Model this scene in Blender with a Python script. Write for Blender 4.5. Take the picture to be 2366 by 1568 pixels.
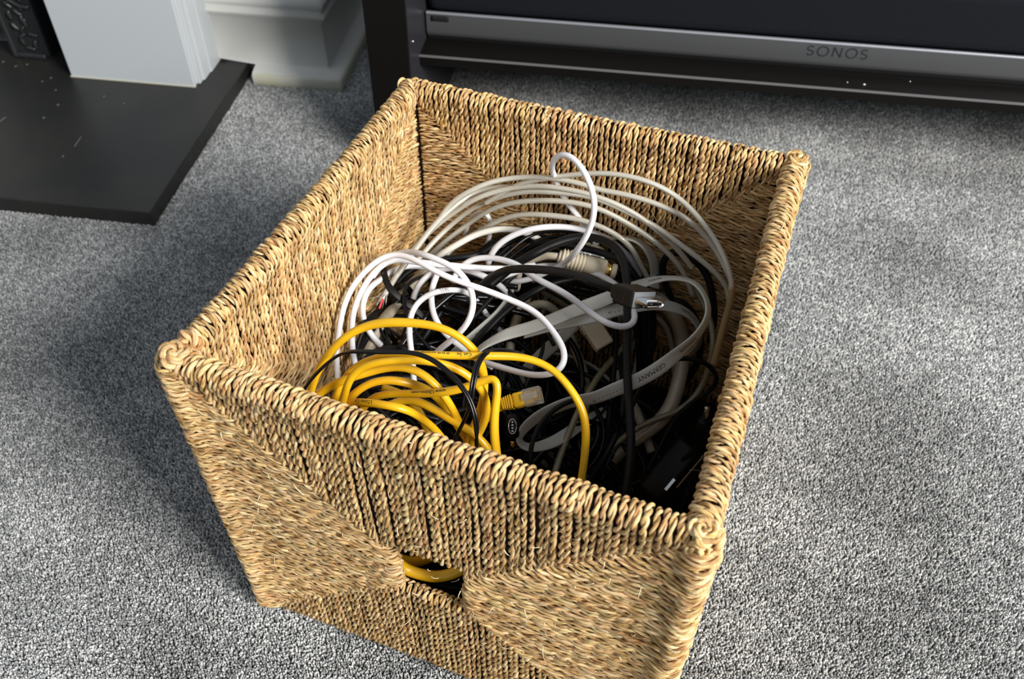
import bpy, math, random
import numpy as np
from mathutils import Matrix, Vector

for o in list(bpy.data.objects):
    bpy.data.objects.remove(o)
SC = bpy.context.scene
COL = SC.collection
rng = np.random.default_rng(7)
random.seed(7)
A = np.array

# ------------------------------------------------------------------ camera
FPX, PITCH, ROLL, CAMH = 2132.5, .808, .013, .6775
FW = A([0, math.cos(PITCH), -math.sin(PITCH)])
_r = A([1, 0, 0.]); _u = np.cross(_r, FW)
R2 = math.cos(ROLL)*_r + math.sin(ROLL)*_u
U2 = -math.sin(ROLL)*_r + math.cos(ROLL)*_u
CAM = A([0, 0, CAMH])
cd = bpy.data.cameras.new('camera'); cam = bpy.data.objects.new('camera', cd); COL.objects.link(cam)
cd.sensor_fit = 'HORIZONTAL'; cd.sensor_width = 36; cd.lens = FPX*36/2366
cd.clip_start = .02; cd.clip_end = 50
cam.matrix_world = Matrix(((R2[0], U2[0], -FW[0], CAM[0]), (R2[1], U2[1], -FW[1], CAM[1]),
                           (R2[2], U2[2], -FW[2], CAM[2]), (0, 0, 0, 1)))
cd.dof.use_dof = True; cd.dof.focus_distance = .62; cd.dof.aperture_fstop = 11.0
SC.camera = cam
# ------------------------------------------------------------------ world, window light, exposure
w = bpy.data.worlds.new('room_light'); SC.world = w; w.use_nodes = True
bg = w.node_tree.nodes['Background']; bg.inputs[0].default_value = (.80, .89, 1, 1); bg.inputs[1].default_value = .42
def area(name, loc, target, sx, sy, power, col):
    l = bpy.data.lights.new(name, 'AREA'); l.shape = 'RECTANGLE'; l.size = sx; l.size_y = sy
    l.energy = power; l.color = col
    o = bpy.data.objects.new(name, l); COL.objects.link(o); o.location = loc
    d = Vector(target)-Vector(loc); o.rotation_euler = d.to_track_quat('-Z', 'Y').to_euler()
    return o
area('window_daylight', (1.85, -1.15, 1.85), (0, .5, .1), 1.0, 1.0, 158, (1, .97, .925))
SC.view_settings.view_transform = 'Standard'; SC.view_settings.look = 'None'
SC.view_settings.exposure = 0.0; SC.view_settings.gamma = 1
SC.view_settings.use_curve_mapping = False

def ray(x, y): return FW + R2*(x-1183)/FPX - U2*(y-784)/FPX
def UP(x, y, z):
    d = ray(x, y); return CAM + d*(z-CAMH)/d[2]
def depth(p): return (p-CAM) @ FW

# ------------------------------------------------------------------ object helpers
def tag(o, label=None, cat=None, group=None, kind=None):
    if label: o['label'] = label
    if cat: o['category'] = cat
    if group: o['group'] = group
    if kind: o['kind'] = kind
    return o
def empty(name, loc, label, cat, group=None, rot=None):
    o = bpy.data.objects.new(name, None); COL.objects.link(o); o.location = loc
    o.empty_display_size = .02
    if rot is not None: o.rotation_euler = rot
    bpy.context.view_layer.update()
    return tag(o, label, cat, group)
def link(name, me, mat=None, parent=None):
    o = bpy.data.objects.new(name, me); COL.objects.link(o)
    if mat is not None and not me.materials: me.materials.append(mat)
    if parent is not None:
        o.parent = parent
        L = parent.location; R = parent.rotation_euler
        o.matrix_parent_inverse = (Matrix.Translation(L) @ R.to_matrix().to_4x4()).inverted() if parent.parent is None else Matrix()
    return o
def mesh_np(name, V, Q, uv=None, rnd=None, smooth=True):
    """V (n,3), Q (m,4) quads, uv (m,4,2), rnd (n,)"""
    me = bpy.data.meshes.new(name)
    V = np.ascontiguousarray(V, dtype=np.float32); Q = np.ascontiguousarray(Q, dtype=np.int32)
    k = Q.shape[1]
    me.vertices.add(len(V)); me.vertices.foreach_set('co', V.ravel())
    me.loops.add(Q.size); me.loops.foreach_set('vertex_index', Q.ravel())
    me.polygons.add(len(Q)); me.polygons.foreach_set('loop_start', np.arange(0, Q.size, k, dtype=np.int32))
    me.polygons.foreach_set('loop_total', np.full(len(Q), k, dtype=np.int32))
    if smooth: me.polygons.foreach_set('use_smooth', np.ones(len(Q), dtype=bool))
    me.update(calc_edges=True)
    if uv is not None:
        l = me.uv_layers.new(name='UVMap'); l.data.foreach_set('uv', np.ascontiguousarray(uv, dtype=np.float32).ravel())
    if rnd is not None:
        a = me.attributes.new('rnd', 'FLOAT', 'POINT'); a.data.foreach_set('value', np.ascontiguousarray(rnd, dtype=np.float32))
    me.validate()
    return me
def merge(parts):
    V, Q, UV, R = [], [], [], []; n = 0
    for v, q, uv, r in parts:
        V.append(v); Q.append(q+n); UV.append(uv); R.append(r); n += len(v)
    return np.concatenate(V), np.concatenate(Q), np.concatenate(UV), np.concatenate(R)

def frames(P, ref=None):
    T = np.gradient(P, axis=0); T /= np.linalg.norm(T, axis=1)[:, None]+1e-12
    if ref is not None:
        B = ref - (T @ ref)[:, None]*T if ref.ndim == 1 else ref-(ref*T).sum(1)[:, None]*T
        B /= np.linalg.norm(B, axis=1)[:, None]+1e-12
    else:
        B = np.zeros_like(P)
        b = np.cross(T[0], A([0.13, .2, 1])); b /= np.linalg.norm(b)
        for i in range(len(P)):
            b = b-(b @ T[i])*T[i]; b /= np.linalg.norm(b)+1e-12; B[i] = b
    N = np.cross(T, B)
    return T, B, N
def tube(P, r, n=8, ref=None, F=None, rb=None, caps=True, rnd=.5, vs=None):
    P = np.asarray(P); M = len(P); r = np.broadcast_to(np.asarray(r, float), (M,)).copy()
    rb = r if rb is None else np.broadcast_to(np.asarray(rb, float), (M,)).copy()
    T, B, N = F if F is not None else frames(P, ref)
    s = np.concatenate([[0], np.cumsum(np.linalg.norm(np.diff(P, axis=0), axis=1))])
    if vs is not None: s = vs
    if caps:
        P = np.concatenate([P[:1], P, P[-1:]]); B = np.concatenate([B[:1], B, B[-1:]]); N = np.concatenate([N[:1], N, N[-1:]])
        r = np.concatenate([[1e-5], r, [1e-5]]); rb = np.concatenate([[1e-5], rb, [1e-5]]); s = np.concatenate([s[:1], s, s[-1:]]); M += 2
    a = np.arange(n)*2*math.pi/n
    V = P[:, None]+(B[:, None]*(np.cos(a)[None, :, None]*r[:, None, None]) + N[:, None]*(np.sin(a)[None, :, None]*rb[:, None, None]))
    V = V.reshape(-1, 3)
    i = np.arange(M-1)[:, None]*n; j = np.arange(n)[None]; j2 = (j+1) % n
    Q = np.stack([i+j, i+j2, i+n+j2, i+n+j], -1).reshape(-1, 4)
    u0 = np.broadcast_to(j/n, (M-1, n)); u1 = u0+1/n
    v0 = np.broadcast_to(s[:-1, None], (M-1, n)); v1 = np.broadcast_to(s[1:, None], (M-1, n))
    UV = np.stack([np.stack([u0, v0], -1), np.stack([u1, v0], -1), np.stack([u1, v1], -1), np.stack([u0, v1], -1)], 2).reshape(-1, 4, 2)
    return V, Q, UV, np.full(len(V), rnd)
def resample(P, step, extra=None):
    """Catmull-Rom then uniform resample."""
    P = np.asarray(P, float)
    E = P if extra is None else np.concatenate([P, np.asarray(extra, float)], 1)
    if len(E) == 2: C = E
    else:
        X = np.concatenate([2*E[:1]-E[1:2], E, 2*E[-1:]-E[-2:-1]])
        out = []
        for k in range(1, len(X)-2):
            p0, p1, p2, p3 = X[k-1:k+3]
            t = np.linspace(0, 1, 14, endpoint=False)[:, None]
            # centripetal-ish: limit tangents
            d = np.linalg.norm((p2-p1)[:3])+1e-9
            m1 = (p2-p0)/(np.linalg.norm((p2-p0)[:3])+1e-9)*d; m2 = (p3-p1)/(np.linalg.norm((p3-p1)[:3])+1e-9)*d
            h = t*t*(3-2*t)
            out.append((2*t**3-3*t**2+1)*p1+(t**3-2*t**2+t)*m1+(-2*t**3+3*t**2)*p2+(t**3-t**2)*m2)
        C = np.concatenate(out+[E[-1:]])
    s = np.concatenate([[0], np.cumsum(np.linalg.norm(np.diff(C[:, :3], axis=0), axis=1))])
    M = max(3, int(s[-1]/step)+1); q = np.linspace(0, s[-1], M)
    R = np.stack([np.interp(q, s, C[:, k]) for k in range(C.shape[1])], 1)
    return (R[:, :3], R[:, 3:]) if extra is not None else R
def smooth_pts(P, it=1, fix=True):
    P = P.copy()
    for _ in range(it):
        P[1:-1] = .25*P[:-2]+.5*P[1:-1]+.25*P[2:]
    return P
def boxm(sx, sy, sz, bev=.0, seg=2, taper=None, M=None):
    """bevelled box centred on origin as bmesh -> mesh"""
    import bmesh
    bm = bmesh.new(); bmesh.ops.create_cube(bm, size=1)
    for v in bm.verts:
        v.co.x *= sx; v.co.y *= sy; v.co.z *= sz
        if taper and v.co.z > 0: v.co.x *= taper[0]; v.co.y *= taper[1]
    if bev > 0: bmesh.ops.bevel(bm, geom=bm.edges[:], offset=bev, segments=seg, affect='EDGES', profile=.5)
    if M is not None: bmesh.ops.transform(bm, matrix=M, verts=bm.verts)
    me = bpy.data.meshes.new('m'); bm.to_mesh(me); bm.free()
    return me
def add_mesh(name, me, mat, parent=None, M=None, smooth=False):
    if M is not None: me.transform(M)
    if smooth:
        for p in me.polygons: p.use_smooth = True
    me.name = name
    return link(name, me, mat, parent)
def frameM(o, x, y, z):
    return Matrix(((x[0], y[0], z[0], o[0]), (x[1], y[1], z[1], o[1]), (x[2], y[2], z[2], o[2]), (0, 0, 0, 1)))

# ------------------------------------------------------------------ materials
def mat(name, col, rough=.5, metal=0., spec=.5, coat=0., bump=None, var=None, trans=0., ior=1.45, bumpd=.2, coatr=.1):
    m = bpy.data.materials.new(name); m.use_nodes = True; nt = m.node_tree; b = nt.nodes['Principled BSDF']
    b.inputs['Base Color'].default_value = (*col, 1); b.inputs['Roughness'].default_value = rough
    b.inputs['Metallic'].default_value = metal; b.inputs['Specular IOR Level'].default_value = spec
    b.inputs['Coat Weight'].default_value = coat; b.inputs['Coat Roughness'].default_value = coatr
    b.inputs['Transmission Weight'].default_value = trans; b.inputs['IOR'].default_value = ior
    if var or bump:
        g = nt.nodes.new('ShaderNodeTexCoord')
        if var:
            n = nt.nodes.new('ShaderNodeTexNoise'); n.inputs['Scale'].default_value = var[0]; n.inputs['Detail'].default_value = 5
            nt.links.new(g.outputs['Object'], n.inputs['Vector'])
            r = nt.nodes.new('ShaderNodeValToRGB'); r.color_ramp.elements[0].position = .38; r.color_ramp.elements[1].position = .64
            r.color_ramp.elements[0].color = (*var[1], 1); r.color_ramp.elements[1].color = (*col, 1)
            nt.links.new(n.outputs[0], r.inputs[0]); nt.links.new(r.outputs[0], b.inputs['Base Color'])
        if bump:
            n = nt.nodes.new('ShaderNodeTexNoise'); n.inputs['Scale'].default_value = bump; n.inputs['Detail'].default_value = 3
            nt.links.new(g.outputs['Object'], n.inputs['Vector'])
            bp = nt.nodes.new('ShaderNodeBump'); bp.inputs['Strength'].default_value = bumpd; bp.inputs['Distance'].default_value = .001
            nt.links.new(n.outputs[0], bp.inputs['Height']); nt.links.new(bp.outputs[0], b.inputs['Normal'])
    return m
def nd(nt, t, **k):
    n = nt.nodes.new(t)
    for a, v in k.items(): setattr(n, a, v)
    return n
def straw_mat():
    m = bpy.data.materials.new('seagrass_rope'); m.use_nodes = True; nt = m.node_tree; L = nt.links; b = nt.nodes['Principled BSDF']
    uv = nd(nt, 'ShaderNodeUVMap'); at = nd(nt, 'ShaderNodeAttribute'); at.attribute_name = 'rnd'
    mp = nd(nt, 'ShaderNodeMapping'); mp.inputs['Scale'].default_value = (9, 110, 1)
    L.new(uv.outputs[0], mp.inputs[0])
    cmb = nd(nt, 'ShaderNodeCombineXYZ'); mul = nd(nt, 'ShaderNodeMath', operation='MULTIPLY'); mul.inputs[1].default_value = 97.3
    L.new(at.outputs['Fac'], mul.inputs[0]); L.new(mul.outputs[0], cmb.inputs[2])
    ad = nd(nt, 'ShaderNodeVectorMath', operation='ADD'); L.new(mp.outputs[0], ad.inputs[0]); L.new(cmb.outputs[0], ad.inputs[1])
    fib = nd(nt, 'ShaderNodeTexNoise'); fib.inputs['Scale'].default_value = 1.6; fib.inputs['Detail'].default_value = 3; L.new(ad.outputs[0], fib.inputs['Vector'])
    # patchy leaf colour along the rope
    mp2 = nd(nt, 'ShaderNodeMapping'); mp2.inputs['Scale'].default_value = (1.2, 90, 1); L.new(uv.outputs[0], mp2.inputs[0])
    ad2 = nd(nt, 'ShaderNodeVectorMath', operation='ADD'); L.new(mp2.outputs[0], ad2.inputs[0]); L.new(cmb.outputs[0], ad2.inputs[1])
    pat = nd(nt, 'ShaderNodeTexNoise'); pat.inputs['Scale'].default_value = .8; pat.inputs['Detail'].default_value = 2; L.new(ad2.outputs[0], pat.inputs['Vector'])
    mix = nd(nt, 'ShaderNodeMath', operation='ADD'); m1 = nd(nt, 'ShaderNodeMath', operation='MULTIPLY'); m1.inputs[1].default_value = .40
    L.new(fib.outputs[0], m1.inputs[0]); m2 = nd(nt, 'ShaderNodeMath', operation='MULTIPLY'); m2.inputs[1].default_value = .60
    L.new(pat.outputs[0], m2.inputs[0]); L.new(m1.outputs[0], mix.inputs[0]); L.new(m2.outputs[0], mix.inputs[1])
    r = nd(nt, 'ShaderNodeValToRGB'); cr = r.color_ramp
    cr.elements[0].position = .34; cr.elements[0].color = (.24, .11, .04, 1)
    cr.elements[1].position = .70; cr.elements[1].color = (.98, .84, .54, 1)
    e = cr.elements.new(.42); e.color = (.56, .34, .14, 1)
    e = cr.elements.new(.54); e.color = (.84, .60, .31, 1)
    L.new(mix.outputs[0], r.inputs[0])
    vr = nd(nt, 'ShaderNodeMapRange'); vr.inputs['To Min'].default_value = .82; vr.inputs['To Max'].default_value = 1.28; L.new(at.outputs['Fac'], vr.inputs[0])
    hs = nd(nt, 'ShaderNodeHueSaturation'); hs.inputs['Saturation'].default_value = 1.06
    wn = nd(nt, 'ShaderNodeMath', operation='FRACT'); wm = nd(nt, 'ShaderNodeMath', operation='MULTIPLY'); wm.inputs[1].default_value = 13.7
    L.new(at.outputs['Fac'], wm.inputs[0]); L.new(wm.outputs[0], wn.inputs[0])
    hr = nd(nt, 'ShaderNodeMapRange'); hr.inputs['To Min'].default_value = .488; hr.inputs['To Max'].default_value = .508; L.new(wn.outputs[0], hr.inputs[0])
    L.new(hr.outputs[0], hs.inputs['Hue']); L.new(vr.outputs[0], hs.inputs['Value']); L.new(r.outputs[0], hs.inputs['Color'])
    L.new(hs.outputs[0], b.inputs['Base Color'])
    b.inputs['Roughness'].default_value = .62; b.inputs['Specular IOR Level'].default_value = .35
    mp3 = nd(nt, 'ShaderNodeMapping'); mp3.inputs['Scale'].default_value = (16, 100, 1); L.new(uv.outputs[0], mp3.inputs[0])
    ad3 = nd(nt, 'ShaderNodeVectorMath', operation='ADD'); L.new(mp3.outputs[0], ad3.inputs[0]); L.new(cmb.outputs[0], ad3.inputs[1])
    f3 = nd(nt, 'ShaderNodeTexNoise'); f3.inputs['Scale'].default_value = 1.2; f3.inputs['Detail'].default_value = 2; L.new(ad3.outputs[0], f3.inputs['Vector'])
    bp = nd(nt, 'ShaderNodeBump'); bp.inputs['Strength'].default_value = .9; bp.inputs['Distance'].default_value = .0011
    L.new(f3.outputs[0], bp.inputs['Height']); L.new(bp.outputs[0], b.inputs['Normal'])
    return m
def braid_mat(name, lo, hi, n, k, rough=.3, coat=.7):
    """woven shield seen through a clear jacket: diamond pattern from UV (u round, v metres)"""
    m = bpy.data.materials.new(name); m.use_nodes = True; nt = m.node_tree; L = nt.links; b = nt.nodes['Principled BSDF']
    uv = nd(nt, 'ShaderNodeUVMap'); sp = nd(nt, 'ShaderNodeSeparateXYZ'); L.new(uv.outputs[0], sp.inputs[0])
    def lin(a, c):
        x = nd(nt, 'ShaderNodeMath', operation='MULTIPLY'); x.inputs[1].default_value = a; L.new(sp.outputs[0], x.inputs[0])
        y = nd(nt, 'ShaderNodeMath', operation='MULTIPLY_ADD'); y.inputs[1].default_value = c; L.new(sp.outputs[1], y.inputs[0]); L.new(x.outputs[0], y.inputs[2])
        s = nd(nt, 'ShaderNodeMath', operation='SINE'); L.new(y.outputs[0], s.inputs[0]); return s
    a, c = lin(2*math.pi*n, k), lin(2*math.pi*n, -k)
    p = nd(nt, 'ShaderNodeMath', operation='MULTIPLY'); L.new(a.outputs[0], p.inputs[0]); L.new(c.outputs[0], p.inputs[1])
    q = nd(nt, 'ShaderNodeMapRange'); q.inputs['From Min'].default_value = -.8; q.inputs['From Max'].default_value = .8; L.new(p.outputs[0], q.inputs[0])
    mx = nd(nt, 'ShaderNodeMix', data_type='RGBA'); mx.inputs['A'].default_value = (*lo, 1); mx.inputs['B'].default_value = (*hi, 1)
    L.new(q.outputs[0], mx.inputs['Factor']); L.new(mx.outputs['Result'], b.inputs['Base Color'])
    b.inputs['Roughness'].default_value = rough; b.inputs['Coat Weight'].default_value = coat; b.inputs['Coat Roughness'].default_value = .12
    b.inputs['Metallic'].default_value = .12
    bp = nd(nt, 'ShaderNodeBump'); bp.inputs['Strength'].default_value = .35; bp.inputs['Distance'].default_value = .0005
    L.new(q.outputs[0], bp.inputs['Height']); L.new(bp.outputs[0], b.inputs['Normal'])
    return m
def carpet_mat():
    m = bpy.data.materials.new('carpet_wool'); m.use_nodes = True; nt = m.node_tree; L = nt.links; b = nt.nodes['Principled BSDF']
    at = nd(nt, 'ShaderNodeAttribute'); at.attribute_name = 'rnd'
    g = nd(nt, 'ShaderNodeNewGeometry')
    n = nd(nt, 'ShaderNodeTexNoise'); n.inputs['Scale'].default_value = 300; n.inputs['Detail'].default_value = 2; L.new(g.outputs['Position'], n.inputs['Vector'])
    n2 = nd(nt, 'ShaderNodeTexNoise'); n2.inputs['Scale'].default_value = 7; n2.inputs['Detail'].default_value = 4; L.new(g.outputs['Position'], n2.inputs['Vector'])
    n2r = nd(nt, 'ShaderNodeMapRange'); n2r.inputs['From Min'].default_value = .35; n2r.inputs['From Max'].default_value = .65
    n2r.inputs['To Min'].default_value = .74; n2r.inputs['To Max'].default_value = 1.2; L.new(n2.outputs[0], n2r.inputs[0])
    a = nd(nt, 'ShaderNodeMath', operation='MULTIPLY'); a.inputs[1].default_value = .5; L.new(at.outputs['Fac'], a.inputs[0])
    c = nd(nt, 'ShaderNodeMath', operation='ADD'); L.new(n.outputs[0], c.inputs[0]); L.new(a.outputs[0], c.inputs[1])
    r = nd(nt, 'ShaderNodeValToRGB'); cr = r.color_ramp
    cr.elements[0].position = .45; cr.elements[0].color = (.20, .208, .21, 1)
    cr.elements[1].position = 1.02; cr.elements[1].color = (.70, .695, .68, 1)
    e = cr.elements.new(.74); e.color = (.34, .35, .35, 1)
    L.new(c.outputs[0], r.inputs[0])
    mx = nd(nt, 'ShaderNodeVectorMath', operation='SCALE'); L.new(r.outputs[0], mx.inputs[0]); L.new(n2r.outputs[0], mx.inputs['Scale'])
    L.new(mx.outputs[0], b.inputs['Base Color']); b.inputs['Roughness'].default_value = .95; b.inputs['Specular IOR Level'].default_value = .15
    return m
M_straw = straw_mat()
M_core = mat('frame_core', (.03, .017, .008), .9)
M_fray = mat('frayed_seagrass', (.80, .68, .43), .7)
M_carpet = carpet_mat()
M_back = mat('carpet_backing', (.10, .105, .105), .95)
M_slate = mat('slate', (.016, .0165, .017), .42, spec=.45, var=(9, (.024, .023, .021)), bump=60, bumpd=.25)
M_white = mat('white_gloss_paint', (.56, .595, .62), .38, bump=40, bumpd=.06)
M_skirt = mat('skirting_paint', (.74, .74, .70), .42)
M_skirt_old = mat('worn_plinth_paint', (.72, .72, .67), .5, var=(22, (.66, .65, .50)))
M_wall = mat('wall_paint', (.70, .70, .68), .8)
M_iron = mat('cast_iron', (.022, .023, .024), .38, spec=.6, bump=160, bumpd=.5)
M_stone = mat('fire_stone', (.16, .14, .10), .9, bump=60)
M_near_black = mat('fireplace_dark', (.006, .006, .007), .8)  # even near-black for the recess strip, fire back and end slot
M_black_unit = mat('black_brown_veneer', (.0065, .0058, .0052), .36, spec=.2, bump=90, bumpd=.15)
M_shelf_highlight = mat('veneer_highlight', (.16, .15, .155), .3)  # lighter copy of the veneer, painting the highlight on the shelf edge
M_inner = mat('unit_inner_face', (.030, .030, .036), .35)
M_grille = mat('speaker_fabric', (.010, .0115, .015), .9, spec=.1, bump=900, bumpd=.6)
M_alu = mat('dark_brushed_aluminium', (.112, .115, .120), .36, metal=.4, spec=.5)
M_alu_highlight = mat('aluminium_trim_highlight', (.62, .64, .70), .4, metal=.7)  # pale aluminium: the bar's top highlight is put into the trim colour
M_ink = mat('dark_logo', (.018, .022, .028), .5)
M_dust = mat('dust_speck', (.8, .78, .72), .8)
M_w = mat('white_pvc', (.86, .86, .89), .33, spec=.5, coat=.2)
M_cream = mat('cream_pvc', (.72, .71, .64), .38)
M_blk = mat('black_pvc', (.007, .007, .0075), .45, spec=.3)
M_blk2 = mat('black_gloss_pvc', (.005, .005, .006), .22, spec=.45)
M_brnblk = mat('warm_black_pvc', (.009, .0078, .0065), .45, spec=.3)
M_yel = mat('yellow_pvc', (.86, .50, .012), .34, spec=.5, coat=.25, var=(45, (.74, .40, .008)), bump=60, bumpd=.15)
M_yel2 = mat('yellow_boot', (.80, .47, .012), .4)
M_grey = mat('grey_flat_pvc', (.62, .63, .59), .5, var=(30, (.55, .55, .50)))
M_beige = mat('beige_pvc', (.62, .55, .42), .45)
M_beigec = mat('beige_plug', (.70, .62, .46), .5)
M_silver = braid_mat('silver_braid', (.27, .25, .19), (.90, .87, .77), 6, 3100)
M_olive = braid_mat('olive_braid', (.15, .13, .07), (.42, .38, .25), 7, 2600)
M_bbraid = braid_mat('beige_braid', (.52, .44, .31), (.70, .62, .47), 11, 2000, coat=.8)
M_gold = mat('gold_contact', (.85, .58, .18), .2, metal=1)
M_chrome = mat('nickel_contact', (.75, .75, .74), .22, metal=1)
M_print = mat('print_ink', (.02, .02, .02), .6)
M_lprint = mat('light_print', (.16, .15, .13), .6)
M_clear = mat('clear_plastic', (.93, .95, .93), .08, trans=.85)
M_red = mat('red_wire', (.75, .06, .06), .4)
M_smoke = mat('glossy_dark_plastic', (.008, .006, .004), .3, spec=.2, coat=0.)
M_tan = mat('tan_sleeve', (.34, .235, .11), .35, coat=.5)

# ------------------------------------------------------------------ room (a along the chimney wall, b into the room depth)
Y2 = -.1299; RA = A([math.cos(Y2), math.sin(Y2), 0]); RB = A([-math.sin(Y2), math.cos(Y2), 0]); RZ = A([0, 0, 1.])
def ab(a, b, z): return RA*a+RB*b+RZ*z
def room_box(name, a0, a1, b0, b1, z0, z1, m, parent=None, bev=0., seg=2):
    me = boxm(a1-a0, b1-b0, z1-z0, bev, seg)
    return add_mesh(name, me, m, parent, frameM(ab((a0+a1)/2, (b0+b1)/2, (z0+z1)/2), RA, RB, RZ))
PILE = .006
fl = room_box('floor', -1.6, 1.7, -.9, 1.62, -.03, -PILE+.0005, M_back); tag(fl, 'carpet backing and floor', kind='structure')
def carpet():
    tile, nt_ = .07, 44
    parts = []
    g = tile/nt_
    V = []; Q = []; R = []
    k = 0
    for i in range(nt_):
        for j in range(nt_):
            x = (i+.5+rng.uniform(-.45, .45))*g-tile/2; y = (j+.5+rng.uniform(-.45, .45))*g-tile/2
            rr = rng.uniform(.00075, .00112); hh = PILE*rng.uniform(.8, 1.0); lx, ly = rng.normal(0, .0008, 2); ph = rng.uniform(0, 6.28)
            rv = rng.random()
            c = [(math.cos(ph+t*math.pi/2), math.sin(ph+t*math.pi/2)) for t in range(4)]
            for (cx, cy) in c: V.append((x+cx*rr, y+cy*rr, 0))
            for (cx, cy) in c: V.append((x+lx+cx*rr*1.05, y+ly+cy*rr*1.05, hh*.72))
            for (cx, cy) in c: V.append((x+lx*1.3+cx*rr*.45, y+ly*1.3+cy*rr*.45, hh))
            R += [rv]*12
            for a in (0, 4):
                for t in range(4): Q.append((k+a+t, k+a+(t+1) % 4, k+a+4+(t+1) % 4, k+a+4+t))
            Q.append((k+8, k+9, k+10, k+11)); k += 12
    me = mesh_np('carpet_pile', A(V), A(Q), rnd=A(R)); me.materials.append(M_carpet)
    o = link('carpet_pile', me); o.location = (.05, .52, -PILE)
    tag(o, 'mottled grey short pile carpet covering the floor', 'carpet', kind='stuff')
    ng = bpy.data.node_groups.new('pile_tiles', 'GeometryNodeTree')
    ng.interface.new_socket('Geometry', in_out='INPUT', socket_type='NodeSocketGeometry')
    ng.interface.new_socket('Geometry', in_out='OUTPUT', socket_type='NodeSocketGeometry')
    gi = ng.nodes.new('NodeGroupInput'); go = ng.nodes.new('NodeGroupOutput')
    gr = ng.nodes.new('GeometryNodeMeshGrid'); nx, ny = 44, 33
    gr.inputs['Size X'].default_value = (nx-1)*tile*.97; gr.inputs['Size Y'].default_value = (ny-1)*tile*.97
    gr.inputs['Vertices X'].default_value = nx; gr.inputs['Vertices Y'].default_value = ny
    ip = ng.nodes.new('GeometryNodeInstanceOnPoints')
    rv = ng.nodes.new('FunctionNodeRandomValue'); rv.data_type = 'INT'
    for s in rv.inputs:
        if s.type == 'INT' and s.name == 'Min': s.default_value = 0
        if s.type == 'INT' and s.name == 'Max': s.default_value = 3
    mu = ng.nodes.new('ShaderNodeMath'); mu.operation = 'MULTIPLY'; mu.inputs[1].default_value = math.pi/2
    oi = [s for s in rv.outputs if s.type == 'INT'][0]
    ng.links.new(oi, mu.inputs[0])
    cx = ng.nodes.new('ShaderNodeCombineXYZ'); ng.links.new(mu.outputs[0], cx.inputs[2])
    ng.links.new(gr.outputs['Mesh'], ip.inputs['Points']); ng.links.new(gi.outputs[0], ip.inputs['Instance'])
    ng.links.new(cx.outputs[0], ip.inputs['Rotation']); ng.links.new(ip.outputs[0], go.inputs[0])
    md = o.modifiers.new('tiles', 'NODES'); md.node_group = ng
carpet()
# chimney breast wall and its return, the alcove back wall
tag(room_box('wall_chimney', -.52, -.41, 1.112, 1.55, -.006, .62, M_wall), kind='structure')
tag(room_box('wall_fireplace_side', -1.6, -.96, 1.112, 1.55, -.006, .62, M_wall), kind='structure')
tag(room_box('wall_alcove', -.41, 1.7, 1.50, 1.60, -.006, .62, M_wall), kind='structure')
# skirting: profile swept along front and return
def skirting():
    prof = [(0, -.006), (.034, -.006), (.034, .0125), (.031, .0155), (.015, .019), (.012, .022), (.010, .086), (.0165, .091), (.018, .096), (.0125, .100), (.015, .104), (.0165, .110), (.010, .116), (.006, .122), (.004, .135), (0, .137)]
    corner_a, corner_b = -.412, 1.105   # wall faces
    V = []; n = len(prof)
    for (off, z) in prof: V.append(ab(-.5545 if z > .019 else -.5025, corner_b-off, z))
    for (off, z) in prof: V.append(ab(corner_a+off, corner_b-off, z))
    for (off, z) in prof: V.append(ab(corner_a+off, 1.50, z))
    Q = []
    for s in range(2):
        for k in range(n):
            k2 = (k+1) % n
            Q.append((s*n+k, s*n+k2, (s+1)*n+k2, (s+1)*n+k))
    me = mesh_np('baseboard_chimney', A(V), A(Q), smooth=False)
    me.materials.append(M_skirt); me.materials.append(M_skirt_old)
    for p in me.polygons:
        if max(me.vertices[v].co.z for v in p.vertices) < .0165: p.material_index = 1
    o = link('baseboard_chimney', me); tag(o, 'white moulded skirting board wrapping the chimney corner, plinth yellowed', kind='structure')
skirting()
# hearth slab
h = empty('hearth_slab', ab(-.8, .93, -.006), 'matt black slate hearth slab under the white fire surround', 'hearth')
room_box('slab', -1.25, -.5145, .7615, 1.10, -.006, .018, M_slate, h, .0015, 2)
specks = []
for (x, y, r_) in ((8, 143, 2.6), (37, 153, 2.6), (63, 149, 2.2), (118, 180, 2.3), (98, 188, 1.6), (129, 208, 1.7), (135, 242, 2.6), (102, 272, 2.6), (241, 223, 2.2), (287, 239, 1.3), (146, 361, 2)):
    c = UP(x, y, .0182); t = np.linspace(.6, 5.2, 10); rr = r_*.001*.55
    specks.append(tube(np.stack([c[0]+rr*np.cos(t), c[1]+rr*np.sin(t), np.full(10, c[2])], 1), .00022, 5))
for (x0, y0, x1, y1) in ((172, 338, 188, 315), (0, 280, 14, 270)):
    a_, b_ = UP(x0, y0, .0181), UP(x1, y1, .0181); specks.append(tube(np.linspace(a_, b_, 5), .00022, 5))
me = mesh_np('paint_fleck', *merge(specks)); o = link('paint_fleck', me, mat('fleck_grey', (.30, .30, .29), .6), h); tag(o, 'pale dried flecks and scratches', kind='stuff')
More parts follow.
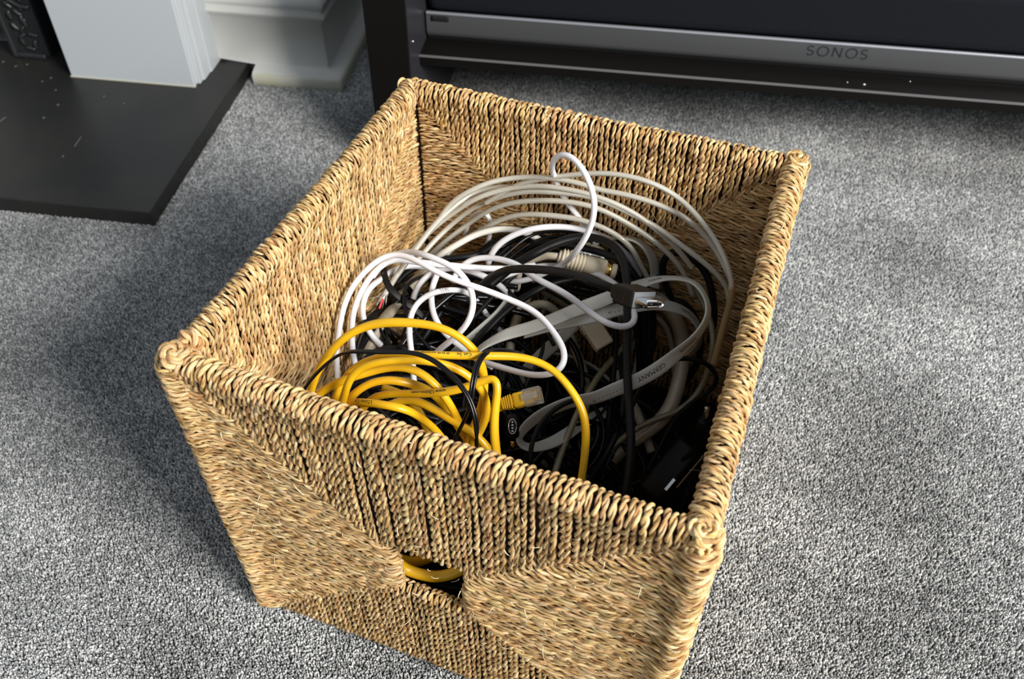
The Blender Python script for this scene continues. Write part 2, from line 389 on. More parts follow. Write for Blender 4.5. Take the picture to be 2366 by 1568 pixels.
# white fire-surround jamb
j = empty('fire_surround_jamb', ab(-.645, 1.06, .018), 'white painted wooden fire surround leg standing on the black hearth', 'fire surround')
room_box('front_board', -.736, -.563, 1.022, 1.112, .018, .62, M_white, j, .0012, 2)
room_box('edge_step', -.735, -.5585, 1.031, 1.112, .018, .62, M_white, j, .001, 2)
room_box('bead', -.5600, -.5562, 1.041, 1.112, .018, .62, M_white, j, .001, 2)
room_box('side_board', -.70, -.5545, 1.062, 1.112, .018, .62, M_white, j, .001, 2)
lm = room_box('paint_edge', -.737, -.562, 1.0212, 1.0245, .0181, .0198, mat('aged_paint_line', (.60, .59, .48), .6), j); tag(lm, 'yellowed paint line at the foot')
# cast iron insert
ci = empty('fireplace_insert', ab(-.85, 1.10, .018), 'black cast iron fireplace insert with raised leaf ornament beside the white jamb', 'fireplace')
room_box('upright', -.835, -.788, 1.064, 1.112, .018, .62, M_iron, ci, .002, 2)
room_box('recess_strip', -.788, -.738, 1.095, 1.115, .018, .62, M_near_black, ci)
room_box('edge_ridge', -.838, -.831, 1.056, 1.08, .018, .62, M_iron, ci, .003, 3)
room_box('foot', -.832, -.790, 1.056, 1.10, .018, .026, M_iron, ci, .003, 3)
room_box('fire_back', -1.3, -.80, 1.30, 1.33, .018, .62, M_near_black, ci)
room_box('fire_stone', -1.20, -.885, 1.142, 1.20, .018, .038, M_stone, ci, .004, 2)
room_box('grate_bar', -.93, -.897, 1.125, 1.14, .018, .20, M_iron, ci, .003, 2)
leafs = []
lrng = np.random.default_rng(3)
for k in range(26):
    z = .032+.0052*k; a0 = -.8115+.011*math.sin(k*1.9)
    L_ = .012; an = lrng.uniform(-.9, .9)+(.6 if k % 2 else -.6)
    t = np.linspace(-1, 1, 9)
    P = A([ab(a0+L_*.6*tt*math.sin(an)+.002*tt*tt, 1.0625, z+L_*.6*tt*math.cos(an)) for tt in t])
    leafs.append(tube(P, .0030*(1-t**2)**.5+.0004, 8, ref=RB, rb=.0026*(1-t**2)**.5+.0003))
P = resample(A([ab(a_, 1.062, z_) for a_, z_ in ((-.829, .19), (-.826, .13), (-.818, .105), (-.803, .094), (-.790, .092))]), .003)
leafs.append(tube(P, .0028, 8))
o = link('leaf_ornament', mesh_np('leaf_ornament', *merge(leafs)), M_iron, ci); tag(o, 'raised leaf and scroll relief', kind='stuff')

# TV unit
tv = empty('tv_unit', ab(.1, 1.1, 0), 'black brown low media unit standing on the grey carpet behind the basket', 'tv unit')
leg_me = boxm(.0465, .42, .62, .0012, 2)
o = add_mesh('end_panel', leg_me, M_black_unit, tv, frameM(ab(-.2605, .905+.21, .31), RA, RB, RZ))
leg_me = boxm(.0012, .40, .615, 0); o = add_mesh('inner_face', leg_me, M_inner, tv, frameM(ab(-.2370, .908+.2, .31), RA, RB, RZ))
for z_ in (.09, .1635): 
    c = ab(-.2362, .925, z_); me = mesh_np('s', *tube(np.linspace(c-RA*.001, c+RA*.0008, 3), .0016, 10)); o = link('screw', me, M_chrome, tv)
    if z_ < .1: bpy.data.objects.remove(o)
room_box('shelf', -.2365, .95, .9500, 1.32, .1205, .1330, M_black_unit, tv)
room_box('shelf_highlight', -.2365, .95, .9492, .9506, .1312, .1336, M_shelf_highlight, tv)  # thin pale strip: highlight along the front top edge, painted in colour
room_box('top_board', -.2365, .95, .97, 1.32, .60, .62, M_black_unit, tv)
room_box('far_panel', .95, .997, .905, 1.32, 0, .62, M_black_unit, tv, .0012)
room_box('rear_board', -.2365, .95, 1.30, 1.315, .133, .60, M_black_unit, tv)
for x_, y_, r_ in ((1997, 195, .0011), (1958, 190, .0006), (2103, 188, .0006)):
    c_ = UP(x_, y_, .1334)
    link('dust_speck', mesh_np('dust_speck', *tube(np.linspace(c_-RA*r_, c_+RA*r_, 4), r_*.8, 8)), M_dust, tv)
# soundbar
BF = .986
sb = empty('soundbar', ab(.2, BF+.06, .133), 'long black soundbar with dark aluminium front on the media unit shelf', 'soundbar')
def bar_face():
    zt, zb = .1665, .1330
    prof = [(BF, zt), (BF, zt-.004), (BF, zb+.012), (BF+.0006, zb+.009), (BF+.0022, zb+.0055), (BF+.0055, zb+.0025), (BF+.014, zb)]
    a0, a1 = -.234, .67
    V = [ab(a0, b, z) for b, z in prof]+[ab(a1, b, z) for b, z in prof]; n = len(prof)
    Q = [(k, n+k, n+k+1, k+1) for k in range(n-1)]
    me = mesh_np('front_band', A(V), A(Q)); return link('front_band', me, M_alu, sb)
bar_face()
room_box('body', -.2340, .67, BF+.0035, BF+.13, .1335, .1655, M_blk, sb)
room_box('trim_highlight', -.234, .67, BF-.0008, BF+.003, .1660, .1682, M_alu_highlight, sb, .0003, 1)  # trim, thickened and pale to paint the highlight line above the band
gb = boxm(.904, .13, .07, .012, 4)
add_mesh('grille', gb, M_grille, sb, frameM(ab(.218, BF+.0675, .2005), RA, RB, RZ))
def stroke(P, wd, off):
    P = np.asarray(P, float); T = np.gradient(P, axis=0); T /= np.linalg.norm(T, axis=1)[:, None]; N = np.stack([-T[:, 1], T[:, 0]], 1)
    L_, R_ = P+N*wd/2, P-N*wd/2; V = np.concatenate([L_, R_]); m = len(P)
    Q = [(i, i+1, m+i+1, m+i) for i in range(m-1)]
    return V, A(Q)
def logo():
    hgt = .0113; wd = .0016
    t = np.linspace(0, 1, 24)
    def S():
        a1 = np.radians(np.linspace(35, 255, 16)); a2 = np.radians(np.linspace(75, -145, 16))
        up = np.stack([.30*np.cos(a1), .73+.24*np.sin(a1)], 1); lo = np.stack([.31*np.cos(a2), .27+.26*np.sin(a2)], 1)
        return [smooth_pts(np.concatenate([up, lo]), 2)]
    def O():
        a = np.linspace(0, 2*math.pi, 40); return [np.stack([.52*np.cos(a), .5+.5*np.sin(a)], 1)]
    def Nn(): return [A([[-.38, 0], [-.38, 1]]), A([[-.38, 1], [.38, 0]]), A([[.38, 0], [.38, 1]])]
    xs = [0, 1.22, 2.60, 3.98, 5.2]; V = []; Q = []; n = 0
    zc = .1570; a0 = .2005
    for x, f in zip(xs, (S, O, Nn, O, S)):
        for p in f():
            v, q = stroke(p, wd/hgt, 0)
            for (px, py) in v: V.append(ab(a0+.0035+(px+x)*hgt*1.0, BF-.0003, zc-hgt/2+py*hgt))
            Q.append(q+n); n += len(v)
    o = link('logo', mesh_np('logo', A(V), np.concatenate(Q), smooth=False), M_ink, sb); tag(o, 'dark logo lettering reading SONOS')
logo()
# pill shaped recess at the left end
P = np.linspace(ab(-.228, BF-.0004, .1608), ab(-.2075, BF-.0004, .1608), 8)
o = link('end_slot', mesh_np('end_slot', *tube(P, .0036, 12, ref=RZ, rb=.0008)), M_near_black, sb); tag(o, 'black pill shaped recess')
# white cable beside the unit, brass-ish crumb, dust
def simple_cable(name, pts, r, m, label, cat, group=None, n=8):
    P = resample(A(pts), .003); o = link(name, mesh_np(name, *tube(P, r, n)), m); tag(o, label, cat, group); return o
simple_cable('power_cable', [ab(-.302, 1.20, .10), ab(-.300, 1.17, .075), ab(-.2955, 1.12, .055), ab(-.296, 1.07, .02), ab(-.291, 1.02, .0035), ab(-.300, .97, .003)], .0030, M_cream, 'pale cable dropping to the carpet behind the unit end panel', 'cable')

# ------------------------------------------------------------------ basket
H = .286
TD, TC, TA, TB = (UP(400, 818, H), UP(1625, 1225, H), UP(950, 187, H), UP(1840, 367, H))
QC = [TD, TC, TB, TA]                     # front, right, back, left faces run QC[i] -> QC[i+1]
CEN = sum(QC)/4
FACE = ['front', 'right', 'back', 'left']
bulge = [-.003, .008, .006, .006]
SHIFT = {0: A([.0100, 0.]), 1: A([-.002, 0.]), 2: A([0, 0.]), 3: A([0, 0.])}   # how far each bottom corner stands in from its rim corner
basket = empty('storage_basket', (CEN[0], CEN[1], 0), 'square woven seagrass basket full of tangled cables on grey carpet', 'basket')
def facedat(i):
    a, b = QC[i], QC[(i+1) % 4]; e = b-a; L = np.linalg.norm(e); e = e/L; n = np.cross(e, RZ)
    if (CEN-a) @ n > 0: n = -n
    return a, b, e, L, n
FD = [facedat(i) for i in range(4)]
ZF = .003
def S(i, u, v, n):
    a, b, e, L, nn = FD[i]
    u = np.asarray(u, float); v = np.asarray(v, float); n = np.asarray(n, float)
    u, v, n = np.broadcast_arrays(u, v, n)
    bl = bulge[i]*np.sin(math.pi*np.clip(u, 0, 1))*(np.clip(v, 0, 1)**1.4)
    # rim corners swing slightly up, middle sags
    sag = -.0016*np.sin(math.pi*np.clip(u, 0, 1))
    p = a+e*(u*L)[..., None]+nn*(n+bl)[..., None]
    j = (i+1) % 4
    sh = (SHIFT[i][0]*(1-u)+SHIFT[j][0]*u)*np.clip(v, 0, 1)
    p = p+FD[0][2]*sh[..., None]
    p = p+RZ*((-(v*(H-ZF))+sag*(1-v))[..., None])
    return p
HU0, HU1, HV0, HV1 = .412, .560, .470, .592
HO = {0: (.402, .580, .448, .608)}
HASHOLE = (True, False, True, False)
def hole(i): return HO.get(i, (.42, .58, .47, .59) if HASHOLE[i] else (.44, .56, .525, .535))
def vtop(i, u):
    h0, h1, v0, v1 = hole(i)
    return np.interp(u, [0, h0, h1, 1], [.012, v0, v0-.01 if i == 0 else v0, .012])
def vbot(i, u):
    h0, h1, v0, v1 = hole(i); return np.interp(u, [0, h0, h1, 1], [.99, v1, v1, .99])
def uleft(i, v):
    h0, h1, v0, v1 = hole(i); return np.interp(v, [.012, v0, v1, .99], [0, h0, h0, 0])
def uright(i, v):
    h0, h1, v0, v1 = hole(i); return np.interp(v, [.012, v0, v1, .99], [1, h1, h1, 1])
NO, NR = .0042, .0078
def rope(P, ref, q=1.0, rr=.00192, pitch=.0160, hand=1, seed=None):
    """two-ply twisted rope along P (rough polyline) -> mesh parts"""
    step = .0013/q
    C = resample(P, step); C = smooth_pts(C, 2)
    M = len(C)
    s = np.arange(M)*step
    # gentle wander
    w1, w2 = rng.uniform(0, 6.28, 2)
    T, B, N = frames(C, ref)
    C = C+B*(.00030*np.sin(s*90+w1)+.00022*np.sin(s*210+w2))[:, None]
    T, B, N = frames(C, ref)
    rs = rr*(1+.10*rng.normal())*(1+.10*np.sin(s*130+w2))
    pitch *= rng.uniform(.88, 1.15)
    ph = rng.uniform(0, 6.28)+hand*(2*math.pi*s/pitch+.5*np.sin(s*170+w1))
    out = []
    n = 7 if q > .8 else (6 if q > .5 else 5)
    for k in range(2):
        a = ph+k*math.pi
        lump = 1+.18*np.sin(s*rng.uniform(300, 420)+rng.uniform(0, 6.28))+.06*rng.normal()
        off = B*np.cos(a)[:, None]+N*np.sin(a)[:, None]
        tng = -B*np.sin(a)[:, None]+N*np.cos(a)[:, None]
        Pk = C+off*(rs*.56)[:, None]
        out.append(tube(Pk, rs*.60*lump, n, F=(T, tng, off), rb=rs*.50*lump, rnd=rng.random()))
    return out
parts_vis, parts_rest = [], []
def add_rope(P, ref, vis, q, **k):
    g = rope(P, ref, q, **k)
    (parts_vis if vis else parts_rest).append(g)
def top_strands():
    for i in range(4):
        a, b, e, L, nn = FD[i]; N_ = int(L/.00425)
        for k in range(N_):
            u = (k+.5+rng.uniform(-.09, .09))/N_
            vt = float(vtop(i, u)); h0, h1, v0, v1 = hole(i); inh = h0 < u < h1 and HASHOLE[i]
            P = []
            du = rng.normal(0, .0012)
            rt = NR*(1+.05*rng.normal())
            vb = min(vt+(.012 if not inh else -.022), .9)
            out_v = np.linspace(vb, .03, max(3, int(vb*H/.012)))
            out_v = out_v[out_v > .028]
            if len(out_v) < 2: out_v = A([max(vb, .03), .028])
            nprof = lambda v: NO+(rt-NO)*np.clip((.085-v)/.075, 0, 1)**.8
            # outside, from the diagonal upwards
            if inh: 
                for an in np.linspace(-math.pi/2, -.2, 3): P.append(S(i, u+du, vb+.012*(-math.sin(an))*.8, NO*math.cos(an)))
            else: P.append(S(i, u+du, vb+.014, .0008))
            for v in out_v: P.append(S(i, u+du*min(1, v*4), v, nprof(v)))
            for an in np.linspace(.25, math.pi-.25, 6):
                P.append(S(i, u, .028-.030*math.sin(an), rt*math.cos(an)))
            for v in out_v[::-1]: P.append(S(i, u-du*min(1, v*4), v, -nprof(v)))
            if inh:
                for an in np.linspace(.2, math.pi/2, 3): P.append(S(i, u-du, vb+.012*math.sin(an)*.8, -NO*math.cos(an)))
            else: P.append(S(i, u-du, vb+.014, -.0008))
            q = {0: 1.0, 2: .9, 3: .9, 1: .8}[i]
            add_rope(A(P), FD[i][2], True, q)
def bottom_strands():
    for i in range(4):
        a, b, e, L, nn = FD[i]; N_ = int(L/.00425)
        for k in range(N_):
            u = (k+.5+rng.uniform(-.09, .09))/N_
            vb = float(vbot(i, u)); h0, h1, v0, v1 = hole(i); inh = h0 < u < h1 and HASHOLE[i]
            st = max(3, int((1-vb)*H/.015))
            vv = np.linspace(vb-(.01 if not inh else -.028), .985, st)
            P = []
            if inh:
                for an in np.linspace(math.pi/2, .2, 3): P.append(S(i, u, vb+.022-.012*math.sin(an)-.006, NO*math.cos(an)))
            else: P.append(S(i, u, vb-.02, .0008))
            for v in vv: P.append(S(i, u, v, NO))
            P.append(S(i, u, 1.0, .001))
            if i == 0: add_rope(A(P), FD[i][2], False, .9)
            elif i in (1,): add_rope(A(P), FD[i][2], False, .45)
            else: add_rope(A(P), FD[i][2], False, .35)
            P = []
            if inh:
                for an in np.linspace(math.pi/2, .2, 3): P.append(S(i, u, vb+.022-.012*math.sin(an)-.006, -NO*math.cos(an)))
            else: P.append(S(i, u, vb-.02, -.0008))
            for v in vv: P.append(S(i, u, v, -NO))
            add_rope(A(P), FD[i][2], False, .4)
def side_strands():
    NS = int(H/.0041)
    SD = dict(rr=.00195, pitch=.022)
    for i in range(4):
        j = (i+1) % 4
        for k in range(NS):
            v = .012+(k+.5+rng.uniform(-.15, .15))/NS*.965
            # outside, continuous round the corner post: right part of face i to left part of face j
            u0 = float(uright(i, v)); u1 = float(uleft(j, v))
            P = []
            post = NO+.0024
            us = np.linspace(min(u0, .965), .975, max(2, int((1-u0)*26)))
            drop = .045*(1-v)*min(1, v/.2) if i == 0 else .01*min(1, v/.1)
            if i == 0 and (1-u0) > .05 and v < .5:
                P.append(S(i, u0-.004, v-.038, .0016)); P.append(S(i, u0+.004, v-.012, NO*.9))
                us = us[us > u0+.015]
            else: P.append(S(i, u0-.014, v, .0008))
            for u in us:
                f = min(1, max(0, (u-u0)/(1-u0+1e-6)))
                P.append(S(i, u, min(.985, v+drop*f**.7), NO+(post-NO)*max(0, (u-.93)/.05)))
            vj = min(.985, v+drop)
            lift = .05*4*v*(1-v) if j == 0 else 0.
            if lift: P = [p+RZ*lift*H*max(0., 1-(len(P)-1-n_)/8) for n_, p in enumerate(P)]
            for f in (.2, .5, .8):
                c = QC[j]; n1, n2 = FD[i][4], FD[j][4]; d = n1*(1-f)+n2*f; d = d/np.linalg.norm(d)
                P.append(A([c[0], c[1], 0])+FD[0][2]*SHIFT[j][0]*vj+RZ*(H-(vj-lift)*(H-ZF))+d*(post+.0042))
            us = np.linspace(.025, max(u1, .03), max(2, int(u1*26)))
            for u in us: P.append(S(j, u, vj-lift*(1-u/max(u1, .03))**.8, NO+(post-NO)*max(0, (.07-u)/.05)))
            P.append(S(j, u1+.014, vj, .0008))
            if i == 3: q, vis = .9, False
            elif i == 0: q, vis = .9, False
            elif i == 1: q, vis = .5, False
            else: q, vis = .35, False
            add_rope(A(P), RZ, vis, q, hand=-1, **SD)
            # inside left (near QC[i]) and right (near QC[j]) on face i
            for side in (0, 1):
                if side == 0: ud = float(uleft(i, v)); us = np.linspace(.022, max(ud, .03), max(2, int(ud*24))); ue = ud+.014
                else: ud = float(uright(i, v)); us = np.linspace(.978, min(ud, .97), max(2, int((1-ud)*24))); ue = ud-.014
                tilt = .03 if (i == 2 and side == 1) or (i == 3 and side == 0) else 0.
                P = [S(i, u, v-tilt*abs(u-us[0])*1.5, -NO) for u in us]+[S(i, ue, v-tilt*abs(ue-us[0])*1.5, -.0008)]
                q = .8 if (i in (2, 3) and v < .8) else .35
                add_rope(A(P), RZ, False, q, hand=-1 if side else 1, **SD)
top_strands(); bottom_strands(); side_strands()
for k_, g_ in enumerate(parts_vis+parts_rest):
    V_ = g_[0][0]; D_ = V_[:, :2]-CEN[:2]
    if np.abs(D_).max() > .26 or V_[:, 2].max() > .32 or V_[:, 2].min() < -.01: print('BAD', k_, V_.min(0), V_.max(0))
print('rope parts', len(parts_vis), len(parts_rest))
vis, rest = parts_vis[:300], parts_rest+parts_vis[300:]
for g in vis:
    link('rope_strand', mesh_np('rope_strand', *merge(g)), M_straw, basket)
me = mesh_np('rope_weave', *merge([t for g in rest for t in g])); o = link('rope_weave', me, M_straw, basket); tag(o, kind='stuff')
tri = sum(len(t[1])*2 for g in parts_vis+parts_rest for t in g); print('rope tris', tri)
# corner posts, rim rods and thin core panels added against light leaks, handle cut out
core = []
for i in range(4):
    h0, h1, v0, v1 = hole(i)
    us = np.linspace(.01, .99, 13); 
    us = np.unique(np.concatenate([us, [h0+.005, h1-.005]])); vs_ = [0, .2, v0-.01, v1+.005, .8, 1.0]
    for n_ in (-.0016, .0016):
        V = S(i, us[:, None], A(vs_)[None, :], n_).reshape(-1, 3); Q = []; m = len(vs_)
        for x in range(len(us)-1):
            for y in range(m-1):
                uc = (us[x]+us[x+1])/2
                if y == 2 and h0 < uc < h1 and HASHOLE[i]: continue
                Q.append((x*m+y, x*m+y+1, (x+1)*m+y+1, (x+1)*m+y))
        core.append((V, A(Q), np.zeros((len(Q), 4, 2)), np.zeros(len(V))))
    u = np.linspace(-.01, 1.01, 12); core.append(tube(S(i, u, .028, 0), .0046, 8))
    c = QC[i]; core.append(tube(np.linspace(A([c[0], c[1], .004])+FD[0][2]*SHIFT[i][0], A([c[0], c[1], H-.012]), 4), .0058, 8))
o = link('frame', mesh_np('frame', *merge(core)), M_core, basket); tag(o, 'dark frame and added light-blocking panels behind the rope weave')
V = A([S(i, 0.0, 1.0, 0) for i in range(4)]); V = np.concatenate([V+RZ*.001, V+RZ*.004])
o = link('base', mesh_np('base', V, A([(3, 2, 1, 0), (4, 5, 6, 7), (0, 1, 5, 4), (1, 2, 6, 5), (2, 3, 7, 6), (3, 0, 4, 7)]), smooth=False), M_core, basket)
# knotted rope coils at the rim corners
def coil(c, ax, R, turns, rr, nm):
    ax = ax/np.linalg.norm(ax); x = np.cross(ax, RZ); x /= np.linalg.norm(x); y = np.cross(ax, x)
    t = np.linspace(0, turns*2*math.pi, int(turns*10)+3); rad = R*(1-.0+0*t)*(1-.75*t/t[-1])
    P = c+x*(rad*np.cos(t))[:, None]+y*(rad*np.sin(t))[:, None]+ax*(.0015*t/t[-1])[:, None]
    return rope(P, ax, .9, rr)
exL = FD[3][2]
knots = [coil(UP(436, 778, .290)-RZ*.002, exL, .0066, 2.2, .0023, 'x')]
for cpt, e1 in ((TD, -FD[0][2]), (TB, FD[1][2]), (TC, FD[0][2]), (TC, -FD[1][2]), (TA, FD[2][2])):
    knots.append(coil(cpt+RZ*(-.005)+e1*.0075, e1, .0062, 1.8, .0025, 'y'))
for cpt in (TC, TD, TB): knots.append(coil(cpt+RZ*.0005, A([.12, -.1, 1.]), .0080, 2.4, .0026, 'z'))
for g in knots: link('corner_knot', mesh_np('corner_knot', *merge(g)), M_straw, basket)
# straggling frayed fibres
fr = []
for _ in range(330):
    i = [0, 0, 0, 2, 3, 1][rng.integers(0, 6)]; u = rng.uniform(.02, .98); v = rng.uniform(-.02, .95)
    sgn = 1 if i == 0 or (i == 1 and rng.random() < .6) else -1
    p = S(i, u, v, sgn*(NO+.0022)) if v > .05 else S(i, u, -.004, sgn*rng.uniform(0, .009))+RZ*.001
    d = rng.normal(0, 1, 3); nn = FD[i][4]*sgn; d = d-(d @ nn)*nn*.6; d /= np.linalg.norm(d)
    L_ = rng.uniform(.002, .008)*(1.8 if rng.random() < .05 else 1); t = np.linspace(0, 1, 6)
    bend = rng.normal(0, .22, 3)
    P = p+(d[None]*t[:, None]+nn[None]*(t*(1-t)*.5+t*.12)[:, None]+bend[None]*(t**2)[:, None])*L_
    wd = rng.uniform(.00015, .00045)*(1.8 if rng.random() < .1 else 1)
    fr.append(tube(P, wd*(1-.6*t), 4, rb=wd*.5))
o = link('loose_fibre', mesh_np('loose_fibre', *merge(fr)), M_fray, basket); tag(o, 'pale frayed fibres sticking out', kind='stuff')

# ------------------------------------------------------------------ cables
WALLS = []
for i in range(4):
    a, b, e, L, nn = FD[i]; WALLS.append((a, -nn))     # inward normals
def inside(p, m):
    p = p.copy()
    for _ in range(2):
        for a, n in WALLS:
            d = (p-a) @ n
            if d < m and p[2] < H+.012: p = p+n*(m-d)
    return p
def place(x, y, z, m):
    """point on the sight line at height z, kept within the basket walls"""
    d = ray(x, y); z = max(z, .008)
    p = CAM+d*(z-CAMH)/d[2]
    for a, n in WALLS:
        dn = d @ n
        if dn < 0 and (p-a) @ n < m:
            t = (m-(CAM-a) @ n)/dn; p = CAM+d*t
    return inside(p, m)
CABLES = {}
def parse(s):
    return [tuple(float(t) for t in q.split(',')) for q in s.split()]
def zinterp(z, n):
    z = np.atleast_1d(z).astype(float)
    return np.interp(np.linspace(0, 1, n), np.linspace(0, 1, len(z)), z) if len(z) > 1 else np.full(n, z[0])
EXTRA = [0.]
def cpath(s, z, w, hid=()):
    P = parse(s); zz = zinterp(z, len(P))
    rad = w/2*.60/FPX
    pts = [place(p[0], p[1], q, rad+.0115+EXTRA[0]) for p, q in zip(P, zz)]
    r = w/2*np.mean([depth(p) for p in pts])/FPX
    return A(pts), r
def tubes_from(secs, w, rmul=1., n=10, flat=1., linkz=None):
    """several visible runs of the same cable, joined by runs low in the pile"""
    allp = []; rs = []
    for k, (s, z) in enumerate(secs):
        P, r = cpath(s, z, w); rs.append(r)
        if k and linkz is not None:
            a, b = allp[-1], P[0]; lz = linkz
            for f in (.2, .5, .8):
                p = a*(1-f)+b*f; p[2] = min(a[2], b[2])*.35*(1-abs(2*f-1)*.0)+lz*.4; allp.append(inside(p, r+.009))
        allp += list(P)
    r = float(np.mean(rs))*rmul
    C = resample(A(allp), .0022); C = smooth_pts(C, 26)
    return C, r
def cable(name, secs, w, m, label, z=None, group=None, parent=None, linkz=.06, n=10, wob=0., cat='cable', rb=1., part=False):
    if isinstance(secs, str): secs = [(secs, z)]
    C, r = tubes_from(secs, w, linkz=linkz)
    rr = r
    if wob:
        s = np.arange(len(C))*.0022; rr = r*(1+wob*np.sin(s*170+1)+wob*.6*np.sin(s*410))
    me = mesh_np(name, *tube(C, rr, n, rb=None if rb == 1 else r*rb))
    o = link(name, me, m, parent)
    if not part: tag(o, label, cat, group)
    CABLES[name+str(len(CABLES))] = (C, r)
    return o, C, r
def text_mesh(txt, size):
    cu = bpy.data.curves.new('t', 'FONT'); cu.body = txt; cu.size = size; cu.resolution_u = 2
    o = bpy.data.objects.new('t', cu); COL.objects.link(o); dg = bpy.context.evaluated_depsgraph_get()
    me = bpy.data.meshes.new_from_object(o.evaluated_get(dg)); bpy.data.objects.remove(o); return me
def print_on(C, r, txt, size, s0, m, parent, face=None, reverse=False, flatN=None, lat=None, name='printed_text', rot=0., y0=0.):
    """wrap lettering on a round cable (or lay it on a flat one): C path, starts at arc length s0"""
    if reverse:
        C = C[::-1]
        if flatN is not None: flatN = flatN[::-1]; lat = lat[::-1]
    s = np.concatenate([[0], np.cumsum(np.linalg.norm(np.diff(C, axis=0), axis=1))])
    T = np.gradient(C, axis=0); T /= np.linalg.norm(T, axis=1)[:, None]
    me = text_mesh(txt, size); co = np.zeros(len(me.vertices)*3); me.vertices.foreach_get('co', co); co = co.reshape(-1, 3)
    ymid = size*.35
    if flatN is None:
        f = A(face if face is not None else (0, -.62, .78)); N = f-(T @ f)[:, None]*T; N /= np.linalg.norm(N, axis=1)[:, None]
        Lt = np.cross(N, T)
    else:
        N = flatN; Lt = np.cross(N, T); Lt /= np.linalg.norm(Lt, axis=1)[:, None]
    out = np.zeros_like(co)
    for k in range(3):
        pass
    q = s0+co[:, 0]
    ip = lambda X: np.stack([np.interp(q, s, X[:, k]) for k in range(3)], 1)
    Pq, Nq, Lq = ip(C), ip(N), ip(Lt); y = co[:, 1]-ymid+y0
    if flatN is None:
        a = y/r+rot; out = Pq+(Nq*np.cos(a)[:, None]+Lq*np.sin(a)[:, None])*(r+.00012)
    else: out = Pq+Lq*y[:, None]+Nq*(r+.00015)
    me.vertices.foreach_set('co', out.astype(np.float32).ravel()); me.update(); me.name = name
    me.materials.clear()
    o = link(name, me, m, parent); return o
def nearest_s(C, x, y):
    D = C-CAM; z = D @ FW; px = 1183+FPX*(D @ R2)/z; py = 784-FPX*(D @ U2)/z
    k = int(np.argmin((px-x)**2+(py-y)**2)); return k*np.linalg.norm(C[1]-C[0])

# --- filler: anonymous black leads deep in the basket
fr2 = np.random.default_rng(21)
ex, ey = FD[0][2], -FD[0][4]
def bas(u, v, z): 
    return TD*(1-u)*(1-v)+TC*u*(1-v)+TB*u*v+TA*(1-u)*v + RZ*(z-H)
for k in range(66):
    cu, cv = fr2.uniform(.3, .7), fr2.uniform(.3, .72); R_ = fr2.uniform(.10, .34); z0 = fr2.uniform(.015, .125)
    if k >= 46: cu, cv, R_, z0 = fr2.uniform(.18, .42), fr2.uniform(.25, .7), fr2.uniform(.13, .26), fr2.uniform(.08, .125)
    n_ = 15; ph = fr2.uniform(0, 6.28); pts = []; R1, R2_ = R_, R_*fr2.uniform(.5, 1)
    tl = fr2.normal(0, .05, 2)
    for t in range(n_):
        a = ph+t*fr2.uniform(.42, .58); uu = cu+R1*math.cos(a)+fr2.normal(0, .015); vv = cv+R2_*math.sin(a)+fr2.normal(0, .015)
        z = z0+tl[0]*(uu-.5)+tl[1]*(vv-.5)+.012*math.sin(a*1.7+k)
        z *= max(.12, 1-1.6*max(0, uu-.35)*max(0, 1.15-vv)*1.6)
        pts.append(inside(bas(min(max(uu, .05), .95), min(max(vv, .05), .95), max(.008, z)), .012))
    C = smooth_pts(resample(A(pts), .003), 30); r = fr2.choice([.0013, .0017, .0021, .0026])
    me = mesh_np('black_lead', *tube(C, r, 7, rb=r)); o = link('black_lead', me, [M_blk, M_blk2][k % 2])
    tag(o, 'thin black lead tangled deep in the dark bottom of the basket', 'cable', 'thin black leads filling the bottom of the pile')

for k in range(9):
    z0 = .122+.0068*k; vv0 = .945-.022*(k % 2)-.01*(k % 3); pts = []
    for t in np.linspace(0, 1, 9):
        uu = .27+.50*t+fr2.normal(0, .008); e_ = abs(2*t-1)**5
        pts.append(inside(bas(uu, vv0-.10*e_+fr2.normal(0, .004), z0-.10*e_+fr2.normal(0, .002)), .0128))
    C = smooth_pts(resample(A(pts), .003), 8); r = fr2.choice([.0022, .0026, .0030])
    me = mesh_np('black_cable', *tube(C, r, 8)); o = link('black_cable', me, M_blk)
    tag(o, 'black cable lying against the back wall under the silver coil', 'cable', 'black cables packed against the back wall')
exec_order = []
# --- silver braided coil against the back wall (one long lead, several turns)
sil = empty('speaker_cable', UP(1250, 500, .18), 'long silver braided cable coiled in wide arcs against the back of the basket', 'cable')
arcs = [
 ("915,640 940,605 973,557 1012,513 1037,473 1087,440 1138,419 1206,409 1273,411 1341,423 1378,437 1450,450 1520,472 1580,500 1625,540 1662,590 1690,650", (.165, .19, .225, .235, .235, .225, .19)),
 ("930,610 960,570 1003,525 1054,487 1104,456 1172,436 1240,429 1307,436 1368,450 1430,474 1481,502 1519,532 1570,580 1600,620", (.16, .18, .215, .225, .22, .2, .17)),
 ("955,612 1000,560 1037,524 1087,484 1138,460 1206,443 1273,443 1341,450 1378,457 1455,492 1519,525 1583,573 1634,612 1685,670 1700,730", (.15, .17, .205, .215, .215, .20, .16)),
 ("985,600 1020,565 1071,525 1121,490 1172,470 1240,463 1307,465 1378,479 1430,504 1481,535 1532,573 1575,620 1600,680", (.145, .16, .195, .205, .2, .18, .15)),
 ("1030,590 1060,560 1115,530 1155,507 1206,495 1273,497 1341,507 1366,515 1404,530 1455,566 1480,612 1500,650", (.14, .155, .18, .19, .18, .16, .13)),
 ("1120,470 1200,425 1290,408 1340,402 1400,400 1460,408 1520,428 1570,458 1610,498 1650,550 1680,610 1697,670 1700,720 1697,790 1680,850", (.20, .225, .25, .25, .24, .22, .19, .15)),
]
EXTRA[0] = .0065
